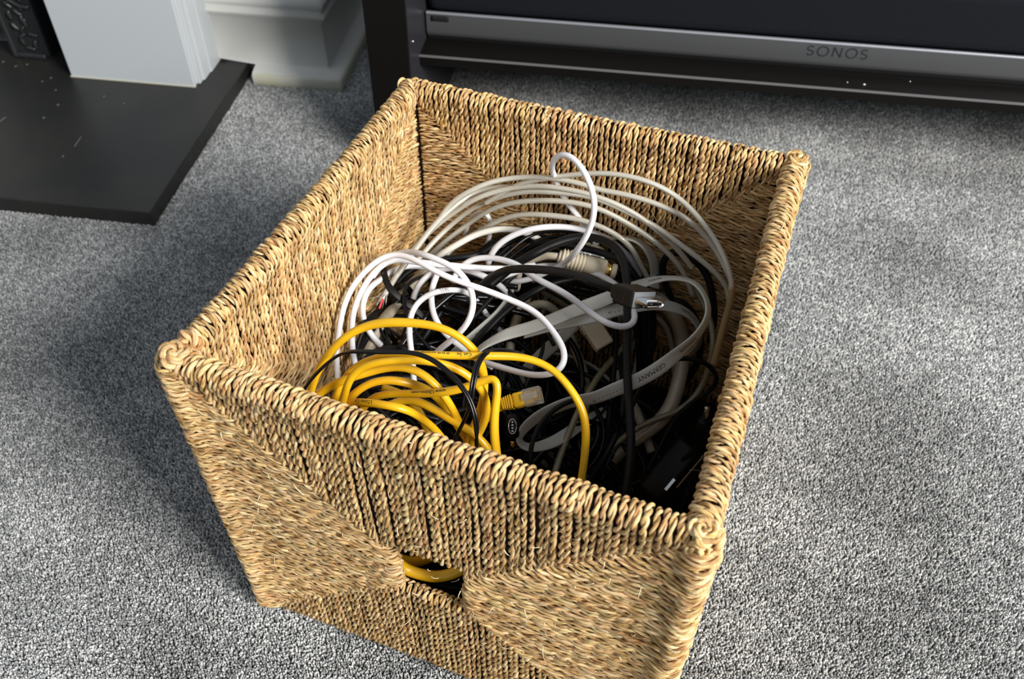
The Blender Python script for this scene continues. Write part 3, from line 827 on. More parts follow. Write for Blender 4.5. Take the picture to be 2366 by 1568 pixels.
for k, (s_, z_) in enumerate(arcs):
    o, C, r = cable('braided_turn', s_, 12.8, M_silver, None, z=z_, parent=sil, part=True)
    if k == 5:
        i0 = int(len(C)*.80); me = mesh_np('sleeve', *tube(C[i0:], r*1.25, 12)); o = link('sleeve', me, M_tan, sil); tag(o, 'tan translucent sleeve')
EXTRA[0] = 0.
# cut end with frayed screen and red core
cut = empty('cut_cable', UP(880, 680, .15), 'cut silver braided cable end with bare strands and a red core by left wall', 'cable')
o, C, r = cable('jacket', "1240,436 1150,432 1085,450 1030,492 990,535 955,583 930,615 908,650 888,682", 13.5, M_silver, None, z=(.205, .205, .205, .19, .175, .165, .16), parent=cut, part=True)
e_ = C[-1]; d_ = C[-1]-C[-6]; d_ /= np.linalg.norm(d_); g = []
for k in range(26):
    dd = d_+rng.normal(0, .45, 3); t = np.linspace(0, 1, 6); L_ = rng.uniform(.004, .009)
    g.append(tube(e_+d_*-.001+rng.normal(0, .0012, 3)+dd*(t*L_)[:, None]+rng.normal(0, .0012, 3)*(t**2)[:, None], .00022, 4))
link('bare_strands', mesh_np('bare_strands', *merge(g)), M_silver, cut)['kind'] = 'stuff'
link('red_core', mesh_np('red_core', *tube(np.linspace(e_, e_+(d_+A([.1, -.3, -.1]))*.010, 5), .0009, 8)), M_red, cut)
link('white_core', mesh_np('white_core', *tube(np.linspace(e_, e_+(d_+A([.3, .3, .1]))*.006, 5), .0009, 8)), M_w, cut)

# --- thick beige braided leads
cable('scart_cable', "1000,612 985,625 945,662 915,700 889,735 869,768 853,800 848,840 856,880 870,915 890,945 915,965", 29, M_bbraid, 'thick cream braided cable running down the left side under the yellow cable', z=(.14, .135, .13, .12, .11, .09), n=14)
cable('scart_cable', "1210,640 1245,655 1273,671 1299,689 1330,712 1400,742 1470,700 1518,684 1546,710 1567,748 1577,786 1577,820 1573,860 1563,902 1548,943 1520,979 1482,1004 1431,1042 1400,1075", 34, M_bbraid, 'thick beige braided cable sweeping down the shaded right side', z=(.09, .10, .08, .07, .085, .085, .07, .05, .03), n=14)
cable('aerial_cable', "1215,712 1240,700 1262,703 1285,718 1300,745 1319,773 1330,812 1347,851 1356,900 1350,950 1340,1000", 21, M_beige, 'smooth beige cable arching beneath the grey flat cable mid basket', z=(.11, .12, .10, .08, .06, .045))
cable('aerial_cable', "1425,860 1445,900 1465,935 1480,975 1492,1004 1505,1045", 22, M_beige, 'smooth beige cable standing behind the thick black vertical cable', z=(.06, .05, .03))
cable('aerial_cable', "1500,720 1534,743 1549,781 1557,824 1560,870", 14, M_beige, 'slim beige cable alongside the thick beige braided one', z=(.1, .08, .06))
cable('aerial_cable', "1470,760 1478,800 1470,850 1460,890 1440,930", 14, M_grey, 'slim grey white cable left of thick beige braided one', z=(.09, .07, .05))
# olive braided
cable('braided_cable', "1520,690 1490,740 1450,790 1431,813 1392,856 1359,907 1339,943 1313,1004 1293,1055 1278,1105 1268,1140", 15.5, M_olive, 'thin olive braided cable crossing diagonally behind the yellow loop', z=(.10, .10, .10, .09, .08))
cable('braided_cable', "1590,640 1620,690 1645,750 1648,800 1640,840 1632,870 1614,907 1571,948 1520,966 1471,989 1418,1030 1380,1080 1350,1115", 14.5, M_olive, 'thin olive braided cable curving through the shaded right front', z=(.16, .13, .10, .07, .06, .05))
cable('braided_cable', "1228,575 1270,562 1320,556 1370,566 1405,590 1425,625 1425,660", 16, M_olive, 'olive braided cable arched over the beige aerial plug', z=(.15, .165, .155, .13))
cable('braided_cable', "1175,640 1165,690 1160,740 1155,790 1180,840 1200,870", 14, M_olive, 'olive braided cable hanging between white and grey cables mid left', z=(.10, .09, .08))
cable('braided_cable', "1235,655 1215,690 1195,735 1180,780 1178,810", 22, M_bbraid, 'short run of cream braided cable below the white loops', z=(.11, .10, .09))

# --- flat grey ribbon cables
def ribbon(name, secs, W_, th, m, label, tiltsign=1, group=None):
    """flat cable: points x,y,w give centre and apparent width; the true width is fixed, so a narrower look means it turns on edge"""
    s, z = secs; P = parse(s); zz = zinterp(z, len(P)); pts = []; ap = []
    for p, q in zip(P, zz):
        c = place(p[0], p[1], q, .0135); pts.append(c); ap.append(min(.98, p[2]*depth(c)/FPX/W_))
    C, E_ = resample(A(pts), .0022, extra=A(ap)[:, None]); C = smooth_pts(C, 5); ap = np.clip(smooth_pts(E_[:, 0], 4), .06, .99)
    T = np.gradient(C, axis=0); T /= np.linalg.norm(T, axis=1)[:, None]
    V_ = C-CAM; V_ /= np.linalg.norm(V_, axis=1)[:, None]
    side = np.cross(T, V_); side /= np.linalg.norm(side, axis=1)[:, None]
    dp = np.cross(side, T); dp *= np.sign((dp*V_).sum(1))[:, None]
    sg = np.broadcast_to(np.atleast_1d(tiltsign), (1,))[0]
    lat = side*ap[:, None]+dp*(sg*np.sqrt(1-ap**2))[:, None]
    # hold horizontal preference; keep inside walls
    nor = np.cross(lat, T); nor /= np.linalg.norm(nor, axis=1)[:, None]; kk = int(np.argmax(ap)); nor *= -np.sign((nor[kk]*V_[kk]).sum())
    # rounded rectangle section
    h_, t_ = W_/2, th/2
    sec = [(-h_, 0), (-h_+t_*.5, t_*.9), (-h_*.5, t_), (0, t_), (h_*.5, t_), (h_-t_*.5, t_*.9), (h_, 0), (h_-t_*.5, -t_*.9), (h_*.5, -t_), (0, -t_), (-h_*.5, -t_), (-h_+t_*.5, -t_*.9)]
    n = len(sec); M_ = len(C)
    V = np.stack([C+lat*a+nor*b for a, b in sec], 1).reshape(-1, 3)
    i = np.arange(M_-1)[:, None]*n; jj = np.arange(n)[None]; j2 = (jj+1) % n
    Q = np.stack([i+jj, i+j2, i+n+j2, i+n+jj], -1).reshape(-1, 4)
    me = mesh_np(name, V, Q); o = link(name, me, m); tag(o, label, 'cable', group)
    return o, C, t_, nor, lat
RW = .0112
o1, C1, t1, N1, L1 = ribbon('flat_cable', ("1095,822,8 1105,808,10 1138,787,17 1176,770,26 1227,756,28 1279,737,28 1330,716,30 1380,698,33 1415,684,30 1465,662,24 1508,648,16 1546,642,9 1585,646,8 1612,660,9 1632,690,9 1637,712,10 1632,740,12 1612,773,16 1585,800,22 1555,825,30 1520,852,33 1470,880,33 1420,900,32 1370,920,28 1320,928,26 1265,950,25 1230,972,23 1203,1000,18 1200,1022,14 1225,1034,18 1270,1024,26 1310,1002,28 1345,978,26 1400,950,26",
    (.135, .15, .165, .185, .20, .19, .16, .14, .12, .10, .07)), RW, .0016, M_grey, 'long pale grey flat cable weaving from the middle to the right and back')
print_on(C1, t1, 'inakustik', .0046, nearest_s(C1, 1607, 790), M_print, o1, flatN=N1, lat=L1)
print_on(C1, t1, 'GERMANY', .0052, nearest_s(C1, 1538, 848), M_print, o1, flatN=N1, lat=L1)
print_on(C1, t1, '- - - - - - - - >', .0050, nearest_s(C1, 1440, 893), M_print, o1, flatN=N1, lat=L1, y0=.002)
print_on(C1, t1, 'made', .0050, nearest_s(C1, 1560, 645)-.02, M_print, o1, flatN=N1, lat=L1)
o2, C2, t2, N2, L2 = ribbon('flat_cable', ("1215,775,8 1279,757,11 1330,744,18 1381,729,28 1432,714,30 1508,703,26 1559,710,23 1592,726,16 1612,750,12 1618,775,10 1610,800,10 1590,822,12",
    (.13, .15, .165, .16, .14, .12, .09)), RW, .0016, M_grey, 'pale grey flat cable passing directly behind the black video plug')
print_on(C2, t2, '< - - - -', .0055, nearest_s(C2, 1405, 722), M_print, o2, flatN=N2, lat=L2, y0=-.001)
print_on(C2, t2, 'GERMANY', .0046, nearest_s(C2, 1571, 712), M_print, o2, flatN=N2, lat=L2, reverse=False)
ribbon('flat_cable', ("1345,728,24 1330,745,30 1294,781,33 1253,819,34 1222,850,34 1197,880,34 1172,915,32 1150,950,30", (.135, .12, .10, .08, .06)), RW, .0016, M_grey, 'wide grey flat cable running down left behind the yellow plug')
ribbon('flat_cable', ("1512,690,24 1498,712,26 1490,735,27 1478,758,27 1462,786,26 1445,820,24", (.12, .10, .07)), RW, .0016, M_grey, 'short stretch of grey flat cable below the black video plug')
ribbon('flat_cable', ("1175,640,9 1228,608,9 1266,592,9 1304,582,8 1345,572,7 1381,560,6 1406,551,7 1444,548,7 1478,559,11 1500,582,18 1511,607,21 1514,638,22 1512,665,22", (.13, .15, .165, .17, .165, .15)), RW, .0016, M_grey, 'grey flat cable arching over the beige aerial plug at the back')
o6, C6, t6, N6, L6 = ribbon('flat_cable', ("1190,650,8 1177,684,10 1152,722,15 1114,758,18 1075,791,18 1050,815,18 1020,850,18", (.14, .135, .12, .10)), RW, .0016, M_grey, 'grey flat cable printed made in, between the white loops and centre')
print_on(C6, t6, 'made in', .0046, nearest_s(C6, 1127, 742), M_print, o6, flatN=N6, lat=L6, reverse=False)
ribbon('flat_cable', ("1300,1010,22 1290,1035,22 1272,1058,22 1247,1088,20 1225,1120,18", (.08, .06, .05)), RW, .0016, M_grey, 'grey flat cable dropping behind the front rim beside olive braid')
ribbon('flat_cable', ("1390,1000,22 1365,1030,24 1330,1060,24 1300,1090,22", (.03, .02)), RW, .0016, M_grey, 'dim grey flat cable deep behind the yellow loop')

# --- more black cables
bk = lambda s, z, w, lab, m=M_blk, **k: cable('black_cable', s, w, m, lab, z=z, **k)
bk("1300,560 1317,551 1355,546 1393,554 1427,574 1442,600 1447,633 1449,670 1450,710 1450,760 1448,800 1450,877 1455,953 1458,1030 1453,1093 1443,1150", (.175, .19, .20, .195, .185, .17, .155, .14, .12), 20, 'thick black cable bending over and dropping straight down past the video plug', m=M_blk)
bk("1130,660 1194,608 1228,590 1266,569 1300,557 1340,547 1370,550", (.16, .185, .19, .192), 21, 'thick black cable rising diagonally behind the silver grey loop')
bk("1085,815 1100,794 1151,735 1197,697 1240,671 1279,653 1317,646 1393,638 1450,642 1503,643 1560,640", (.11, .135, .15, .15, .14, .13), 17, 'thick black cable crossing the middle from lower left to right')
bk("1540,930 1572,850 1578,780 1560,710 1538,660 1529,623 1531,600 1546,582 1572,579 1605,597 1631,628 1643,659 1648,697 1650,740 1640,790", (.02, .06, .12, .17, .18, .16, .11), 17, 'black cable hooped up near the right rim at the back')
bk("1226,1090 1224,1060 1226,1030 1247,979 1283,943 1329,922 1367,917 1400,925 1425,943 1434,970 1425,1000 1395,1060", (.12, .135, .14, .13, .10, .07), 11.5, 'thin black cable arching in front of the grey flat cable near front rim')
bk("1445,980 1466,922 1487,882 1512,851 1545,831 1584,826 1622,833 1650,851 1660,877 1650,897 1609,922 1571,953 1545,991 1520,1042 1494,1090", (.10, .13, .145, .135, .11, .08, .05), 11.5, 'thin black cable looping over the grey flat cable at right')
bk("1432,800 1440,900 1438,953 1431,991 1405,1042 1387,1075 1360,1110", (.1, .09, .08, .06), 14, 'thin black cable just left of the thick vertical one')
bk("900,690 910,659 948,623 986,607 1037,597 1101,590 1150,560 1190,535 1220,530", (.13, .15, .155, .155, .15), 16, 'black cable running under the white loops at left')
bk("1075,640 1063,659 1037,692 1012,730 990,765 961,804 950,830", (.13, .125, .11, .10), 17, 'black cable slanting down left between the white loops')
bk("1100,660 1088,679 1063,722 1047,755 1030,800", (.11, .10, .09), 18, 'second black cable slanting down, right of the first, among white loops')
bk("1155,600 1185,575 1214,548 1254,535 1300,533 1360,540", (.165, .175, .175), 8, 'thin glossy black lead in the bunch behind the black cable', m=M_blk2, group='thin glossy black leads bunched at the back')
bk("1165,606 1195,582 1225,560 1262,548 1310,543", (.16, .17, .17), 8, 'thin glossy black lead in the bunch behind the black cable', m=M_blk2, group='thin glossy black leads bunched at the back')
bk("1140,580 1180,560 1210,545 1250,541 1290,556 1330,560", (.158, .165, .165), 8, 'thin glossy black lead in the bunch behind the black cable', m=M_blk2, group='thin glossy black leads bunched at the back')
bk("1105,590 1130,565 1170,552 1220,551 1270,562", (.15, .155, .16), 18, 'thin glossy black lead in the bunch behind the black cable', m=M_blk, group='thin glossy black leads bunched at the back')
bk("1380,545 1420,555 1460,580 1490,620 1500,660", (.15, .14, .12), 9, 'thin black lead falling away behind the grey flat arch', m=M_blk2)
bk("1390,740 1480,720 1560,690 1600,720 1620,790 1600,860 1540,930", (.06, .06, .05, .03), 16, 'black cable deep behind the grey flat loop on the right')
bk("893,760 920,800 950,850 985,900 1020,950", (.10, .09, .08), 12, 'black cable slanting behind the yellow coil at left')
bk("1000,850 1020,900 1010,960 980,1000", (.12, .1), 14, 'black cable upright behind the yellow coil')
bk("1300,960 1340,950 1390,960 1440,1000 1480,1050 1500,1100", (.05, .05, .03), 14, 'black cable lying low between front rim and right wall')
bk("1295,1000 1310,970 1350,985 1345,1040 1310,1100", (.05, .05, .04), 16, 'short black hoop low beside the olive braid')
# flat brown-black lead with a narrow loop at left
ribbon('flat_black_cable', ("884,610,13 887,628,14 894,655,15 912,678,17 935,697,17 961,717,17 986,738,16 1005,765,14", (.17, .165, .15, .13)), .0062, .0022, M_brnblk, 'flat brownish black cable falling beside the cut silver end')
ribbon('flat_black_cable', ("905,700,9 912,672,9 925,661,9 940,662,10 952,678,12 963,700,13 985,735,13", (.14, .155, .14, .12)), .0062, .0022, M_brnblk, 'small folded loop of flat black cable left of the white loops')

# --- white cables
WH = 14.5
wh = lambda s, z, lab, w=WH, m=M_w, **k: cable('white_cable', s, w, m, lab, z=z, **k)
wh("1375,560 1353,525 1333,494 1310,469 1294,443 1282,408 1274,390 1277,367 1292,354 1310,354 1333,372 1353,400 1368,433 1375,466 1373,499 1363,530 1345,563 1322,591 1302,609 1265,628 1225,645 1180,652 1150,645", (.17, .185, .215, .245, .268, .275, .27, .255, .235, .21, .17, .15, .14), 'white cable standing up in a tall loop by the back wall', w=14)
wh("1045,650 1062,618 1080,602 1100,595 1138,595 1171,602 1202,614 1222,633 1253,651 1291,669 1330,694 1355,715 1381,735 1406,750 1432,757 1455,758 1468,747 1471,733 1465,717 1450,695 1432,665 1409,648 1393,638 1355,623 1310,615 1250,613 1200,625 1160,640", (.165, .175, .185, .19, .185, .18, .18, .18, .17, .165, .16), 'white cable swooping under the video plug and hooking back')
wh("785,925 780,880 777,812 782,773 787,735 800,689 820,653 846,623 879,595 910,585 935,590 973,607 1012,630 1050,646 1088,659 1126,671 1165,687 1203,702 1240,722 1262,745 1280,768 1294,788 1306,810 1309,830 1302,850 1285,862 1250,867 1215,864 1175,853 1130,840 1100,830", (.14, .16, .19, .21, .215, .21, .205, .205, .205, .20, .175, .15), 'longest white cable sweeping from left wall across to the yellow loop')
wh("835,880 818,837 813,786 813,735 820,704 838,664 859,633 884,610 905,597 935,600 973,607 1012,610 1063,615 1126,620 1177,620 1235,612", (.12, .15, .18, .195, .195, .19, .18, .17), 'second white cable inside the longest one along the left wall')
wh("860,640 890,600 925,582 955,582 986,590 1024,605 1058,623 1080,648 1093,674 1096,704 1088,735 1068,763 1037,791 1012,809 990,840", (.18, .20, .215, .215, .205, .195, .17, .14), 'white cable curling round in a narrow hook at upper left')
wh("985,618 945,612 905,626 879,646 853,664 838,692 836,722 846,755 864,783 884,801 905,820 930,850", (.15, .165, .155, .13, .11), 'white cable curving under the yellow loop at far left')
o7, C7, r7 = wh("1160,770 1124,727 1101,692 1080,675 1052,669 1024,670 986,681 961,702 948,725 945,760 948,799 955,837 955,880 965,930", (.12, .14, .165, .17, .165, .15, .13), 'white cable with printed lettering in an open hoop at centre left', w=13.5)
print_on(C7, r7, '30V 1UP', .0044, nearest_s(C7, 1124, 727), M_lprint, o7, face=(-.3, -.6, .78))
print_on(C7, r7, '2835', .0045, nearest_s(C7, 1040, 668), M_lprint, o7, face=(-.3, -.6, .78))
wh("955,690 963,659 986,638 1017,620 1050,618 1088,625 1126,641 1150,655 1180,685 1200,720", (.145, .165, .17, .165, .11), 'white cable arched just inside the upper left loops')
wh("1015,622 1009,638 996,664 996,697 1001,730 1019,761 1045,786 1075,809 1110,830 1140,850", (.17, .16, .145, .13, .12), 'white cable falling from the loops towards the yellow crossing')
wh("1005,600 1012,590 1050,569 1088,546 1134,531 1177,528 1210,535 1240,548 1262,565 1290,590 1300,620", (.15, .165, .175, .175, .165, .12), 'cream cable arched highest behind the white loops', w=15, m=M_cream)
wh("1128,610 1133,587 1151,564 1182,544 1228,528 1279,523 1330,526 1368,536 1393,546 1430,565 1460,600 1480,640 1485,690", (.155, .175, .19, .19, .185, .15, .09), 'bright white cable arching in front of the silver coil')
wh("1072,560 1078,525 1090,498 1110,484 1128,490 1135,510 1132,545 1120,580", (.14, .16, .175, .17, .14), 'slim white cable in a small upright loop behind the silver coil', w=11)
wh("860,830 885,870 905,905 915,940", (.10, .09), 'white cable seen through the gaps under the yellow coil', w=13)
wh("1158,745 1152,790 1156,830 1150,880", (.09, .08), 'short white cable hanging below the grey flat cable', w=11)
wh("1255,640 1262,700 1230,770 1200,830 1170,900 1150,960", (.06, .06, .05), 'slim white lead low under the grey flat cables', w=9)
wh("1180,1010 1200,960 1240,950 1290,985 1320,1040", (.06, .06, .04), 'slim white lead low beside the black phono plug', w=9)
wh("1120,940 1090,1000 1060,1040", (.10, .09), 'white cable behind the yellow verticals near front rim', w=14, m=M_grey)
wh("1240,820 1290,815 1340,830 1380,850 1410,880", (.06, .06), 'slim grey white lead lying behind the big yellow loop', w=8, m=M_grey)
wh("1345,640 1360,700 1380,770 1390,800", (.08, .07), 'slim white lead partly hidden behind the video plug', w=9)

# --- black HDMI style cable with plug standing above the pile
hd = empty('video_cable', UP(1475, 685, .215), 'thick black video cable ending in a silver faced plug pointing at viewer', 'cable')
o, C, r = cable('jacket', "1085,700 1108,664 1131,643 1164,625 1202,620 1253,623 1304,628 1355,643 1385,655 1415,665 1436,675", 19.5, M_brnblk, None, z=(.16, .18, .205, .215, .22, .22, .222), parent=hd, part=True)
hc = C[-1]
# plug axes: body runs from cable end towards the viewer/right; wide axis roughly to the right
ax = .62*R2-.29*U2-.73*FW; ax /= np.linalg.norm(ax)
wx = .77*R2+.045*U2+.635*FW; wx -= (wx @ ax)*ax; wx /= np.linalg.norm(wx)
wy = np.cross(ax, wx); wy *= np.sign(wy @ U2)
BL = .0192
f0 = UP(1487, 692, .232); c0 = f0-ax*BL
Mh = frameM(c0+ax*BL/2, wx, wy, ax)
add_mesh('plug_body', boxm(.0235, .0134, BL, .0018, 3), M_brnblk, hd, Mh)
add_mesh('strain_relief', boxm(.0160, .0116, .009, .0036, 4), M_brnblk, hd, frameM(c0-ax*.0030, wx, wy, ax))
for k in range(4):
    add_mesh('grip_rib', boxm(.0241, .0096, .0009, .0003, 1), M_brnblk, hd, frameM(c0+ax*(.003+.0026*k), wx, wy, ax))
add_mesh('face_plate', boxm(.0215, .0112, .0008, .0003, 2), mat('grey_plug_face', (.16, .17, .18), .5), hd, frameM(f0+ax*.0002, wx, wy, ax))
def hdmi_prof(w_, h_): return [(-w_/2, h_/2), (w_/2, h_/2), (w_/2, -h_*.12), (w_*.36, -h_/2), (-w_*.36, -h_/2), (-w_/2, -h_*.12)]
def shell(p, z0, z1, t, inner=True):
    o_ = hdmi_prof(*p); i_ = hdmi_prof(p[0]-2*t, p[1]-2*t); V = []; n = 6
    for (x, y) in o_: V.append((x, y, z0))
    for (x, y) in o_: V.append((x, y, z1))
    for (x, y) in i_: V.append((x, y, z1))
    for (x, y) in i_: V.append((x, y, z0+.003))
    Q = []
    for a in range(3):
        for k in range(n): Q.append((a*n+k, a*n+(k+1) % n, (a+1)*n+(k+1) % n, (a+1)*n+k))
    return mesh_np('metal_shell', A(V), A(Q), smooth=False)
sc = f0-wy*.0006
Msh = frameM(sc, wx, wy, ax)
add_mesh('metal_shell', shell((.0182, .0062), 0, .0115, .00065), M_chrome, hd, Msh)
me = mesh_np('tongue', *merge([(lambda m_: (A([v.co for v in m_.vertices]), A([p.vertices[:] for p in m_.polygons]), np.zeros((len(m_.polygons), 4, 2)), np.zeros(len(m_.vertices))))(boxm(.0135, .0019, .004)) ]), smooth=False)
add_mesh('tongue', me, M_blk2, hd, frameM(sc+ax*.0090+wy*.0001, wx, wy, ax))
add_mesh('inner_lining', boxm(.0165, .0046, .0004), M_w, hd, frameM(sc+ax*.0082, wx, wy, ax))
pins = []
for k in range(9):
    for sgn in (-1, 1):
        m_ = boxm(.0005, .0005, .0006); M_ = frameM(sc+ax*.0088+wx*((k-4)*.00148)+wy*sgn*.00170, wx, wy, ax); m_.transform(M_)
        pins.append((A([v.co for v in m_.vertices]), A([p.vertices[:] for p in m_.polygons]), np.zeros((6, 4, 2)), np.zeros(8)))
link('contact_pin', mesh_np('contact_pin', *merge(pins), smooth=False), M_print, hd)['kind'] = 'stuff'
print_on(C, r, '- - - - - -  HIGH SPEED'[0:11], .003, nearest_s(C, 1330, 645), M_lprint, hd, face=(0, -.95, .3))

# --- yellow network cable
ye = empty('network_cable', UP(1000, 850, .22), 'bright yellow network cable coiled along the front left with a clear plug', 'cable')
YW = 20
ys = [
 ("705,950 718,905 726,873 746,835 782,791 820,763 859,748 897,744 935,744 973,747 1012,753 1045,766 1075,786 1098,809 1111,835 1118,863 1121,893 1116,925 1106,960 1092,990 1080,1030", (.19, .225, .25, .26, .26, .25, .225, .2, .17)),
 ("710,940 738,908 790,878 833,866 884,850 922,845 948,848 986,868 1012,893 1037,929 1055,962 1065,990 1085,1030 1110,1070", (.19, .215, .225, .225, .21, .18, .15)),
 ("785,960 792,925 800,899 808,868 833,848 871,837 910,832 961,832 999,835 1037,842 1075,860 1101,883 1121,909 1127,937 1121,970 1109,996 1085,1040", (.19, .225, .24, .245, .24, .225, .2, .17)),
 ("765,950 774,921 790,883 815,850 859,830 897,821 935,818 973,818 1012,820 1050,821 1088,822 1126,822 1150,822 1201,823 1234,831 1265,843 1293,866 1318,897 1339,928 1352,963 1355,1004 1352,1045 1346,1093 1338,1135 1325,1180", (.18, .215, .24, .25, .25, .245, .24, .225, .20, .18)),
 ("790,965 805,924 823,904 853,883 889,876 922,878 956,888 986,899 1012,919 1032,944 1050,975 1075,1010", (.18, .205, .21, .20, .17, .15)),
 ("835,950 853,922 884,911 935,909 986,909 1037,904 1075,896 1114,881 1134,869 1147,864 1153,876 1150,905 1144,940 1141,985 1144,1025 1150,1065 1155,1100", (.18, .20, .215, .225, .235, .235, .22, .20, .18)),
 ("770,960 800,934 833,929 871,932 910,939 940,944 961,957 986,975 1012,998 1040,1040", (.18, .215, .22, .2, .17)),
 ("900,935 935,921 973,929 1012,950 1050,975 1088,995 1119,1021 1140,1055 1160,1100", (.18, .19, .19, .18, .16)),
 ("885,895 920,905 950,925 975,960 990,1000 1010,1040", (.16, .16, .14)),
]
YC = []
for s_, z_ in ys:
    C, r = tubes_from([(s_, z_)], YW); n = 12; s = np.arange(len(C))*.0022
    ph = rng.uniform(0, 6.28); fl_ = .10*np.sin(s*75+ph)
    o = link('coil_turn', mesh_np('coil_turn', *tube(C, r*(1+fl_), n, rb=r*(.92-fl_*.5))), M_yel, ye); YC.append((C, r, o))
print_on(YC[3][0], YC[3][1]*.97, 'www.Ultima-com', .0037, nearest_s(YC[3][0][::-1], 1052, 822), M_print, ye, reverse=True, face=(0, -.45, .9))
print_on(YC[3][0], YC[3][1]*.97, 'Cat 5e', .0034, nearest_s(YC[3][0][::-1], 1098, 824), M_print, ye, reverse=True, face=(0, -.45, .9))
print_on(YC[5][0], YC[5][1]*.97, 'www.Ultima-com', .0036, nearest_s(YC[5][0][::-1], 1062, 900), M_print, ye, reverse=True, face=(0, -.45, .9))
print_on(YC[6][0], YC[6][1]*.97, 'Ultima Cat', .0037, nearest_s(YC[6][0][::-1], 876, 931), M_print, ye, reverse=True, face=(0, -.45, .9))
# loop visible through the handle hole
def hole_pt(x, y, dn):
    a, b, e, L, nn = FD[0]; d = ray(x, y); t = ((a-nn*dn-CAM) @ nn)/(d @ nn); return CAM+d*t
hp = resample(A([hole_pt(840, 1180, .02), hole_pt(868, 1240, .014), hole_pt(905, 1284, .010), hole_pt(935, 1312, .011), hole_pt(975, 1327, .013), hole_pt(1015, 1331, .016), hole_pt(1060, 1318, .024), hole_pt(1110, 1280, .036), hole_pt(1130, 1220, .05)]), .0022)
link('coil_turn', mesh_np('coil_turn', *tube(hp, .0040, 12)), M_yel, ye)
hp2 = resample(A([hole_pt(860, 1230, .04), hole_pt(900, 1275, .035), hole_pt(945, 1297, .030), hole_pt(985, 1290, .034), hole_pt(1030, 1262, .045)]), .0022)
link('coil_turn', mesh_np('coil_turn', *tube(hp2, .0040, 12)), M_yel, ye)
# plug
pa, pb = UP(1187, 927, .169), UP(1214, 920, .172)
ax = pb-pa; BLn = np.linalg.norm(ax); ax /= BLn
up_ = A([.05, -.45, .9]); up_ -= (up_ @ ax)*ax; up_ /= np.linalg.norm(up_); sd = np.cross(up_, ax)
add_mesh('plug_boot', boxm(.0108, .0080, BLn, .0016, 3, taper=(1.0, 1.0)), M_yel2, ye, frameM((pa+pb)/2, sd, up_, ax))
for k in range(5): add_mesh('boot_rib', boxm(.0104-.0005*k, .0080-.0003*k, .0011, .0004, 2), M_yel2, ye, frameM(pa-ax*(.0017*k+.0012), sd, up_, ax))
add_mesh('boot_core', boxm(.0080, .0060, .0100, .0015, 3), M_yel2, ye, frameM(pa-ax*.004, sd, up_, ax))
add_mesh('inner_wires', boxm(.0088, .0056, .0065, .0008, 2), M_yel2, ye, frameM(pb+ax*.003, sd, up_, ax))
t_ = resample(A([pa-ax*.006, pa-ax*.014-RZ*.004, pa-ax*.026-RZ*.02, pa-ax*.03-RZ*.05]), .002)
link('coil_turn', mesh_np('coil_turn', *tube(t_, .0033, 12)), M_yel, ye)
pe = pb+ax*.0125
add_mesh('clear_plug', boxm(.0118, .0080, .0135, .0006, 2), M_clear, ye, frameM(pb+ax*.0055, sd, up_, ax))
add_mesh('latch_tab', boxm(.0050, .0010, .012, .0003, 1), M_clear, ye, frameM(pb+ax*.004+up_*.0052, sd, up_, ax))
for k in range(8):
    add_mesh('contact', boxm(.0005, .0003, .0055), M_gold, ye, frameM(pb+ax*.0090+up_*.00415+sd*((k-3.5)*.00105), sd, up_, ax))

# --- thin two-core black lead lying over the yellow coil
tw = empty('twin_lead', UP(960, 815, .26), 'thin twin core black lead draped over the yellow coil', 'cable')
def twin(s_, z_, w_):
    C, r = tubes_from([(s_, z_)], w_)
    T, B, N = frames(C, A([.1, .3, 1.])); 
    for sg in (-1, 1): link('core', mesh_np('core', *tube(C+N*(sg*r*.62), r*.66, 8)), M_blk2, tw)
    return C, r
twin("690,925 705,893 744,848 782,819 808,811 846,812 884,814 922,812 961,813 986,822 1012,837 1037,858 1063,886 1083,914 1098,950 1102,988 1102,1021 1098,1060", (.205, .235, .258, .262, .262, .26, .25, .235, .21), 11.5)
twin("1240,835 1200,814 1165,808 1134,809 1114,819 1101,837 1096,863 1091,899 1086,937 1075,970 1055,1003 1040,1040", (.20, .235, .255, .255, .245, .225, .20), 11)

# --- plugs buried in the pile
def lathe(path_pts, radii, m, name, parent, n=16):
    P = A(path_pts); return link(name, mesh_np(name, *tube(P, A(radii), n)), m, parent)
ap = empty('aerial_plug', UP(1365, 612, .165), 'beige ribbed aerial plug with a gold ring under the white cable', 'plug')
a0, a1 = UP(1290, 592, .176), UP(1424, 628, .168); ax = (a1-a0); Ln = np.linalg.norm(ax); ax /= Ln
def along(f): return a0+ax*Ln*f
ts = np.linspace(0, .46, 60); rad = .0072+.0006*np.tanh(4*np.sin(ts*2*math.pi*17)); rad *= np.clip(.6+ts*5, 0, 1)
lathe([along(t) for t in ts], rad, M_beigec, 'ribbed_grip', ap)
lathe([along(t) for t in (.46, .47, .80, .82)], (.0066, .0075, .0075, .0066), M_beigec, 'barrel', ap)
lathe([along(t) for t in (.82, .83, .90, .91)], (.0060, .0066, .0066, .0060), M_gold, 'gold_ring', ap)
lathe([along(t) for t in (.91, .92, .985, 1.0)], (.0056, .0062, .0062, .0054), M_beigec, 'collar', ap)
t_ = resample(A([a0, a0-ax*.012-RZ*.004, a0-ax*.03-RZ*.02, a0-ax*.035-RZ*.05]), .002); link('lead', mesh_np('lead', *tube(t_, .003, 10)), M_beige, ap)
hx = empty('plug_housing', UP(1372, 772, .12), 'beige angular plug with ribbed sides under the grey flat cable', 'plug')
a0, a1 = UP(1352, 732, .130), UP(1398, 802, .118); ax = a1-a0; Ln = np.linalg.norm(ax); ax /= Ln
up_ = A([.1, -.5, .85]); up_ -= (up_ @ ax)*ax; up_ /= np.linalg.norm(up_); sd = np.cross(up_, ax)
